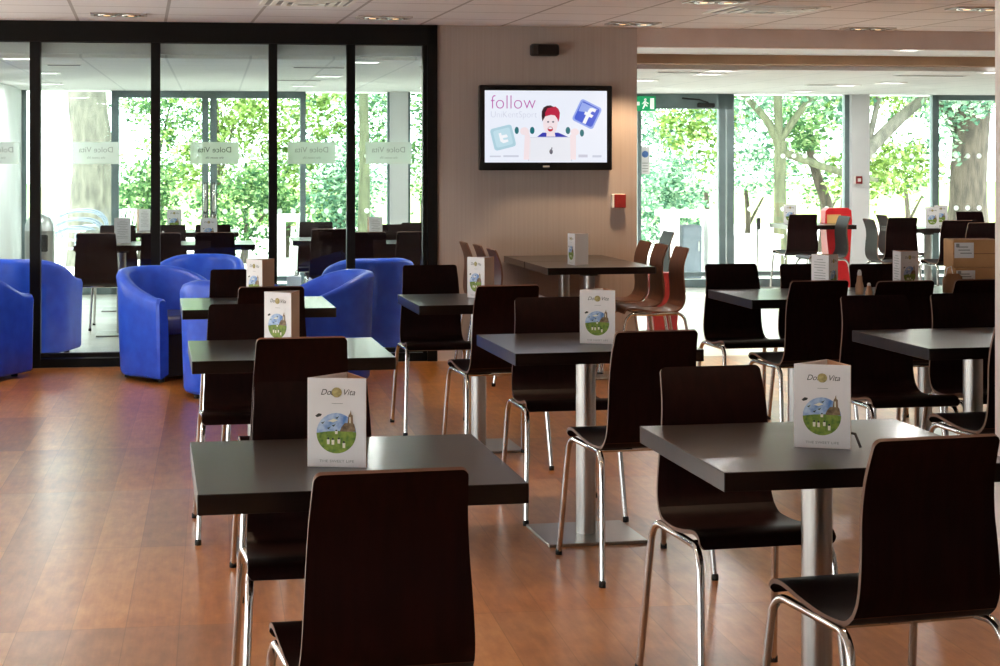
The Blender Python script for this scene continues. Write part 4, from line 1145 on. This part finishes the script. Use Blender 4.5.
# ------------------------------------------------------------------ other things in the conservatory
def red_stand(x, y, label, h=0.92, w=0.36, pic=True, m='red'):
    o = thing('red_stand', label, 'display stand', (x, y, 0), WA)
    mb = MB(); prof = [(-0.5, 0.0), (0.5, 0.0), (0.5, 0.05), (0.33, 0.09), (0.30, 0.30), (0.42, 0.85), (0.40, 0.97), (0.30, 1.0), (-0.30, 1.0), (-0.40, 0.97), (-0.42, 0.85), (-0.30, 0.30), (-0.33, 0.09), (-0.5, 0.05)]
    n = len(prof)
    for dep, sc_ in ((0, 1),):
        vv = [(a * w, -0.11 * (1.2 - 0.5 * b), b * h) for a, b in prof] + [(a * w, 0.11 * (1.2 - 0.5 * b), b * h) for a, b in prof]
        mb.add(vv, [tuple(range(n)), tuple(reversed(range(n, 2 * n)))] + [(i, n + i, n + (i + 1) % n, (i + 1) % n) for i in range(n)])
    mb.build('body', M[m], o)
    if pic: mb = MB(); mb.box((-0.055, -0.088, h * 0.86), (w * 0.42, 0.012, h * 0.13)); mb.build('picture_label', mat('yellow_picture', lin(238, 190, 120), 0.5), o)
    mb = MB(); mb.box((0, -0.13, 0.03), (w * 1.05, 0.02, 0.05), bev=0.005); mb.build('foot_bar', M[m], o)
red_stand(PX(836, 19.45), 19.45, 'bright red display stand by the white pier at the far window')
red_stand(PX(662, 13.9), 13.9, 'dark red stand half hidden behind the side-on brown chairs', h=0.58, w=0.30, pic=False, m='red_dark')

# low glass coffee table between the tub chairs behind the screen
t = thing('coffee_table', 'low pale glass coffee table behind the glass screen between the tub chairs', 'table', (PX(297, 14.0), 14.0, 0), WA)
mb = MB(); mb.box((0, 0, 0.43), (0.5, 0.5, 0.02), bev=0.004); mb.build('glass_top', noise_color(mat('teal_glass_top', lin(120, 170, 165), 0.1), lin(110, 160, 156), lin(130, 180, 174)), t)
for sx in (-1, 1):
    for sy in (-1, 1):
        mb = MB(); mb.tube([(sx * .21, sy * .21, 0), (sx * .21, sy * .21, .42)], 0.012, 8); mb.build('leg', M['chrome'], t)
t = thing('napkin_box', 'white box on the low coffee table behind the glass', 'box', (PX(294, 13.95), 13.95, 0.441), R(5))
mb = MB(); mb.box((0, 0, 0.055), (0.11, 0.10, 0.11), bev=0.004); mb.build('box', M['paper'], t)
mb = MB(); mb.box((0, 0, 0.112), (0.06, 0.02, 0.006)); mb.build('opening', M['grey_print'], t)
t = thing('paper_napkin', 'crumpled white napkin on the low coffee table behind the glass', 'napkin', (PX(312, 13.95), 13.95, 0.441), 0)
mb = MB(); mb.add([(-.06, -.04, 0), (.07, -.03, 0), (.05, .05, 0), (-.05, .05, 0), (-.02, 0, .10), (.025, .01, .07)], [(0, 1, 5, 4), (1, 2, 5), (2, 3, 4, 5), (3, 0, 4), (3, 2, 1, 0)]); mb.build('sheet', M['paper'], t)

# steel litter bin by the left windows
t = thing('litter_bin', 'domed steel litter bin by the far left window behind the first mullion', 'bin', (PX(40, 18.3), 18.3, 0), 0)
mb = MB(); mb.lathe([(0.15, 0), (0.15, 0.72)], seg=28); mb.build('drum', M['steel'], t)
mb = MB(); mb.lathe([(0.15, 0.72), (0.148, 0.78), (0.12, 0.85), (0.06, 0.89), (0.0, 0.90)], seg=28); mb.build('dome_lid', M['alu_bright'], t)
mb = MB(); mb.box((0.05, -0.14, 0.60), (0.13, 0.03, 0.17), bev=0.01); tag(mb.build('flap', M['plastic_black'], t), 'black flap')

# ------------------------------------------------------------------ outside: furniture
def make_patio_chair():
    t = bpy.data.objects.new('patio_armchair', None); COL.objects.link(t); t.empty_display_size = 0.1
    mb = MB()
    for k in range(7): mb.box((0, -0.2 + k * 0.068, 0.44), (0.44, 0.05, 0.012))
    mb.build('seat', M['alu_bright'], t)
    mb = MB()
    for k in range(6):
        x = -0.19 + k * 0.076; mb.tube([(x, -0.22, 0.46), (x, -0.27, 0.65), (x, -0.33, 0.86)], 0.016, 6)
    mb.tube([(-0.22, -0.33, 0.86), (0, -0.35, 0.875), (0.22, -0.33, 0.86)], 0.014, 8); mb.build('backrest', M['alu_bright'], t)
    for sx in (-1, 1):
        mb = MB(); mb.tube(catmull([(sx * .24, -.27, .62), (sx * .26, -.1, .68), (sx * .27, .12, .67), (sx * .26, .24, .58), (sx * .25, .26, .44)], 5), 0.014, 8); mb.build('armrest', M['outdoor_grey'], t)
        for sy in (-1, 1):
            mb = MB(); mb.tube([(sx * .24, sy * .24, 0), (sx * .225, sy * .2, .44)], 0.013, 8); mb.build('leg', M['alu_bright'], t)
    return t
P0 = make_patio_chair()
pcs = [(PX(78, 21.0), 21.0, 0.0, 'lowest of the stacked aluminium armchairs outside by the pale trunk'), (PX(81, 21.0), 21.0, 0.10, 'second aluminium armchair up in the stack by the pale trunk'),
       (PX(84, 21.0), 21.0, 0.20, 'third aluminium armchair up in the stack by the pale trunk'), (PX(106, 21.9), 21.9, 0.0, 'separate aluminium armchair outside, right of the stack by the pale trunk')]
for i, (x, y, dz, lb) in enumerate(pcs):
    o = P0 if i == 0 else copy_tree(P0)
    o.location = (x, y, dz - 0.04); o.rotation_euler = (0, 0, R(-80 if i < 3 else 60)); tag(o, lb, 'chair', 'aluminium patio armchairs')
def patio_table(px, Y, w, h, label, rz=9):
    t = thing('patio_table', label, 'table', (PX(px, Y), Y, -0.04), R(rz))
    mb = MB(); mb.box((0, 0, h - 0.035), (w, 0.75, 0.07), bev=0.006); mb.build('top', M['outdoor_white'], t)
    for sx in (-1, 1):
        mb = MB(); mb.box((sx * (w * 0.36), 0, (h - 0.07) / 2), (0.09, 0.6, h - 0.07)); mb.build('leg', M['outdoor_white'], t)
patio_table(690, 22.4, 0.72, 0.84, 'white slab table outside the grey door')
patio_table(291, 22.0, 0.34, 0.80, 'narrow white table outside beyond the third mullion')
t = thing('outdoor_cabinet', 'grey cabinet under the white slab table outside the grey door', 'cabinet', (PX(688, 22.5), 22.5, -0.04), WA)
mb = MB(); mb.box((0, 0, 0.33), (0.25, 0.4, 0.66), bev=0.01); mb.build('body', M['outdoor_grey'], t)
mb = MB(); mb.box((0, -0.205, 0.35), (0.22, 0.012, 0.56), bev=0.003); dr = mb.build('door', M['outdoor_grey'], t)
mb = MB(); mb.box((0.08, -0.22, 0.4), (0.015, 0.02, 0.12)); mb.build('handle', M['alu_bright'], dr)
def planter(px, Y, w, label):
    t = thing('planter_box', label, 'planter', (PX(px, Y), Y, -0.04), WA)
    mb = MB(); mb.box((0, 0, 0.25), (w, 0.45, 0.5), bev=0.01)
    mb.build('trough', M['outdoor_white'], t)
    mb = MB(); mb.box((0, 0, 0.51), (w + 0.06, 0.5, 0.04), bev=0.006); mb.build('rim', M['outdoor_white'], t)
planter(752, 22.8, 0.62, 'low white planter box outside the middle window')
planter(880, 23.2, 0.8, 'low white planter box outside right of the white pier')
planter(975, 23.4, 1.1, 'long low white planter box outside the right-hand window')
t = thing('bollard_post', 'slim grey post standing outside the middle window', 'post', (PX(757.5, 21.3), 21.3, -0.04), 0)
mb = MB(); mb.lathe([(0.02, 0), (0.02, 0.66)], seg=10); mb.build('pole', M['steel'], t)
mb = MB(); mb.box((0.01, 0, 0.72), (0.05, 0.05, 0.14), bev=0.008); mb.build('head', M['plastic_black'], t)

# ------------------------------------------------------------------ outside: trees and shrubs
def crown_mesh(blobs, n, size, m, seed):
    r = random.Random(seed); v = []; f = []
    tot = sum(b[3] * b[4] * b[5] for b in blobs)
    for (cx, cy, cz, rx, ry, rz_) in blobs:
        k = int(1.05 * n * rx * ry * rz_ / tot); cl = []
        while len(cl) < max(3, k // 30):
            a, b, c = r.uniform(-1, 1), r.uniform(-1, 1), r.uniform(-1, 1)
            if 0.1 < a * a + b * b + c * c < 1: cl.append((a, b, c, r.uniform(0.07, 0.15)))
        for _ in range(k):
            a, b, c, sg = cl[r.randrange(len(cl))]
            p = Vector((cx + a * rx + r.gauss(0, sg), cy + b * ry + r.gauss(0, sg), cz + c * rz_ + r.gauss(0, sg * .8)))
            if p.z < 0.02: continue
            L = size * r.uniform(0.6, 1.35); w = L * r.uniform(0.4, 0.65)
            d = Vector((r.gauss(0, 1), r.gauss(0, 1), r.gauss(-0.2, 0.6))).normalized()
            s_ = d.cross(Vector((r.gauss(0, 1), r.gauss(0, 1), r.gauss(0, 1)))).normalized(); nn = d.cross(s_)
            o = len(v)
            v += [tuple(p - d * L / 2), tuple(p + s_ * w / 2 + nn * w * .12), tuple(p + d * L / 2), tuple(p - s_ * w / 2 + nn * w * .12)]
            f.append((o, o + 1, o + 2)); f.append((o, o + 2, o + 3))
    me = bpy.data.meshes.new('foliage'); me.from_pydata(v, [], f); me.materials.append(m); me.update(); return me
def tree(name, label, cat, px, Y, trunk, bark, blobs, n, size, m, seed, group=None):
    """trunk = list of polylines [(dx,dy,z,r)]; blobs = (dx, dy, z, rx, ry, rz) about the foot of the trunk"""
    t = thing(name, label, cat, (PX(px, Y), Y, -0.06), 0, group)
    for pl in trunk:
        p = catmull([(a, b, c) for a, b, c, q in pl], 5)
        rad = []
        for i in range(len(pl) - 1):
            for k in range(5): rad.append(pl[i][3] + (pl[i + 1][3] - pl[i][3]) * k / 5)
        rad.append(pl[-1][3])
        mb = MB(); mb.tube(p, 0.1, 12, radii=rad); mb.build('trunk' if pl is trunk[0] else 'branch', bark, t)
    o = bpy.data.objects.new('foliage', crown_mesh(blobs, n, size, m, seed)); COL.objects.link(o); o.parent = t
    return t
tree('broad_tree', 'thick pale tree trunk outside the left windows', 'tree', 91, 25.0, [[(0, 0, 0, 0.42), (0.0, 0, 0.8, 0.31), (0.03, 0, 1.6, 0.28), (-0.06, 0, 2.4, 0.27), (-0.1, 0, 4.2, 0.25)], [(-0.05, 0, 2.6, 0.14), (0.9, 0.2, 3.8, 0.08)]], M['bark_pale'],
     [(0.8, 0.3, 4.6, 2.2, 1.5, 1.2), (1.0, 0.2, 3.2, 0.6, 0.8, 0.7)], 4200, 0.11, M['leaf_a'], 1)
G = 'trees and shrubs beyond the patio'
def low(px, Y, label, m, seed, w=0.7): bushes(px, Y, label, [(0, 0, 0.75, w, .5, .55), (w * .4, .1, 1.1, w * .6, .5, .4)], 2600, m, seed, h=0.8)
def bushes(px, Y, label, blobs, n, m, seed, size=0.085, name='shrub', h=1.0):
    tree(name, label, 'shrub' if name == 'shrub' else 'tree', px, Y, [[(0, 0, 0, 0.06), (0.05, 0, h * .5, 0.045), (0.02, 0.05, h, 0.03)], [(0.02, 0, h * .4, 0.03), (0.3, 0.1, h * .9, 0.015)]], M['bark'], blobs, n, size, m, seed, G)
bushes(150, 29, 'leafy bright green tree seen between the pale trunk and the double door', [(0.2, 0, 2.7, 0.9, .9, .7), (0.6, 0.2, 1.6, 0.7, .7, .8), (-.3, 0.3, 2.4, .4, .5, .3), (-.1, -.2, 1.1, .55, .5, .45)], 4600, M['leaf_b'], 2, name='small_tree', h=2.6)
bushes(215, 27.5, 'mid green tree filling the right leaf of the double door', [(0.3, 0, 2.6, 1.1, .9, .8), (0.5, 0.1, 1.4, 1.0, .8, .8), (-.6, 0, 1.5, .6, .6, .5)], 5200, M['leaf_a'], 3, name='small_tree', h=2.4)
bushes(285, 27, 'yellow-green shrub behind the third mullion', [(0.0, 0, 2.3, 1.0, .8, .9), (0.1, 0, 1.1, .9, .8, .6)], 4200, M['leaf_a'], 4)
bushes(340, 28, 'cool green shrub left of the slender trunk behind the last panes', [(0.0, 0, 2.5, .9, .8, .7), (0.2, 0, 1.4, .9, .7, .6)], 3600, M['leaf_c'], 5)
tree('slender_tree', 'slender greenish tree trunk behind the last pane of the glass screen', 'tree', 363, 25.5, [[(0, 0, 0, 0.10), (0.02, 0, 1.5, 0.075), (-0.02, 0, 3.6, 0.06)]], M['bark_green'], [(0.2, 0, 3.6, 1.3, 1, .8)], 1800, 0.10, M['leaf_b'], 6, G)
bushes(420, 27.5, 'leafy shrub beside the white pier behind the right jamb', [(0, 0, 2.3, .9, .8, .9), (0.2, 0, 1.2, .8, .7, .5)], 3400, M['leaf_b'], 7)
bushes(668, 27.5, 'pale green shrub seen through the grey door', [(-.1, 0, 2.4, .95, .9, .8), (0.1, 0.2, 1.2, .8, .8, .55)], 4600, M['leaf_c'], 8)
bushes(705, 26.5, 'yellow-green shrub seen through the right side of the grey door', [(0.0, 0, 1.9, .7, .6, .6), (0.0, 0, 2.8, .6, .6, .5)], 2600, M['leaf_a'], 9)
bushes(745, 28, 'cool green shrub beyond the grey post outside', [(0, 0, 2.2, .8, .8, .7), (0.2, 0, 1.3, .7, .7, .45)], 3300, M['leaf_c'], 10)
tree('forked_tree', 'greenish forked tree outside the middle window', 'tree', 780, 25.0,
     [[(0, 0, 0, 0.11), (0, 0, 0.9, 0.085), (0.0, 0, 1.55, 0.085), (0.02, 0, 1.75, 0.075)], [(0.0, 0, 1.65, 0.07), (-0.16, 0, 2.0, 0.055), (-0.45, 0.1, 2.35, 0.045), (-1.0, .2, 2.9, .03)], [(0, 0, 1.6, .06), (-0.03, 0, 2.3, 0.06), (0.0, .1, 3.4, .04)],
      [(0.0, 0, 1.75, .06), (0.2, 0, 2.05, .05), (0.55, 0.1, 2.5, .04)], [(0.02, 0, 1.6, .06), (0.35, 0, 1.48, .055), (0.9, 0.1, 1.30, .05), (1.4, .2, 1.2, .03)]],
     M['bark_green'], [(-0.2, 0.3, 3.0, 1.5, 1.1, .7), (0.7, 0.4, 2.5, .8, .6, .5), (-.7, .3, 2.2, .5, .5, .5)], 4600, 0.095, M['leaf_c'], 11, G)
bushes(820, 28.5, 'leafy shrub behind the leaning trunk outside the middle window', [(0, 0, 2.5, .8, .8, .6), (-.2, 0, 1.3, .6, .7, .5)], 2800, M['leaf_b'], 12)
tree('leaning_tree', 'short dark leaning trunk outside left of the white pier', 'tree', 829, 26.5, [[(0.05, 0, 0, 0.10), (0, 0, 0.7, 0.09), (-0.18, 0, 1.25, .075), (-.3, 0, 1.7, .05)]], M['bark'], [(-.3, 0, 2.0, .5, .5, .4)], 900, 0.095, M['leaf_b'], 13, G)
tree('arching_tree', 'tree with a pale arching limb outside right of the white pier', 'tree', 845, 25.5,
     [[(0, 0, 0, 0.13), (0.05, 0, 0.9, 0.11), (0.25, 0, 1.5, .10), (0.7, 0, 2.0, .09), (1.15, .1, 2.4, .07), (1.6, .2, 3.0, .05)], [(0.3, 0, 1.6, .05), (0.5, .1, 2.4, .04), (.6, .2, 3.2, .03)]],
     M['bark_pale'], [(0.5, 0.5, 2.7, 1.1, .8, .5), (0.9, 0.6, 1.4, .55, .5, .4), (.3, .5, 1.2, .4, .4, .35)], 4200, 0.095, M['leaf_a'], 14, G)
bushes(905, 29, 'bright shrub low between the arching limb and the thick trunk', [(0, 0, 1.35, .7, .6, .45), (.3, 0, 2.4, .6, .6, .4)], 2200, M['leaf_b'], 15)
tree('thick_tree', 'thick brown tree trunk outside the right-hand window', 'tree', 968, 25.5, [[(0, 0, 0, 0.36), (0, 0, 0.9, 0.27), (0.02, 0, 1.5, 0.26), (0.1, 0, 2.6, 0.25), (.15, 0, 3.6, .22)], [(0.05, 0, 1.6, .12), (-0.35, .1, 2.3, .08), (-.6, .1, 3, .05)]], M['bark'],
     [(-.2, -0.3, 2.55, .9, .7, .55), (.5, .2, 3.0, .9, .8, .7), (-.35, -.2, 1.75, .3, .4, .3)], 4600, 0.095, M['leaf_c'], 16, G)
low(243, 25.5, 'low dense shrub right of the double door, nearly reaching the paving', M['leaf_b'], 21)
low(335, 26.3, 'low shrub left of the slender trunk', M['leaf_c'], 22, 0.55)
low(140, 26.5, 'low dark shrub between the pale trunk and the double door', M['leaf_b'], 23, 0.5)
low(660, 25.6, 'low pale shrub seen through the left of the grey door', M['leaf_c'], 24, 0.5)
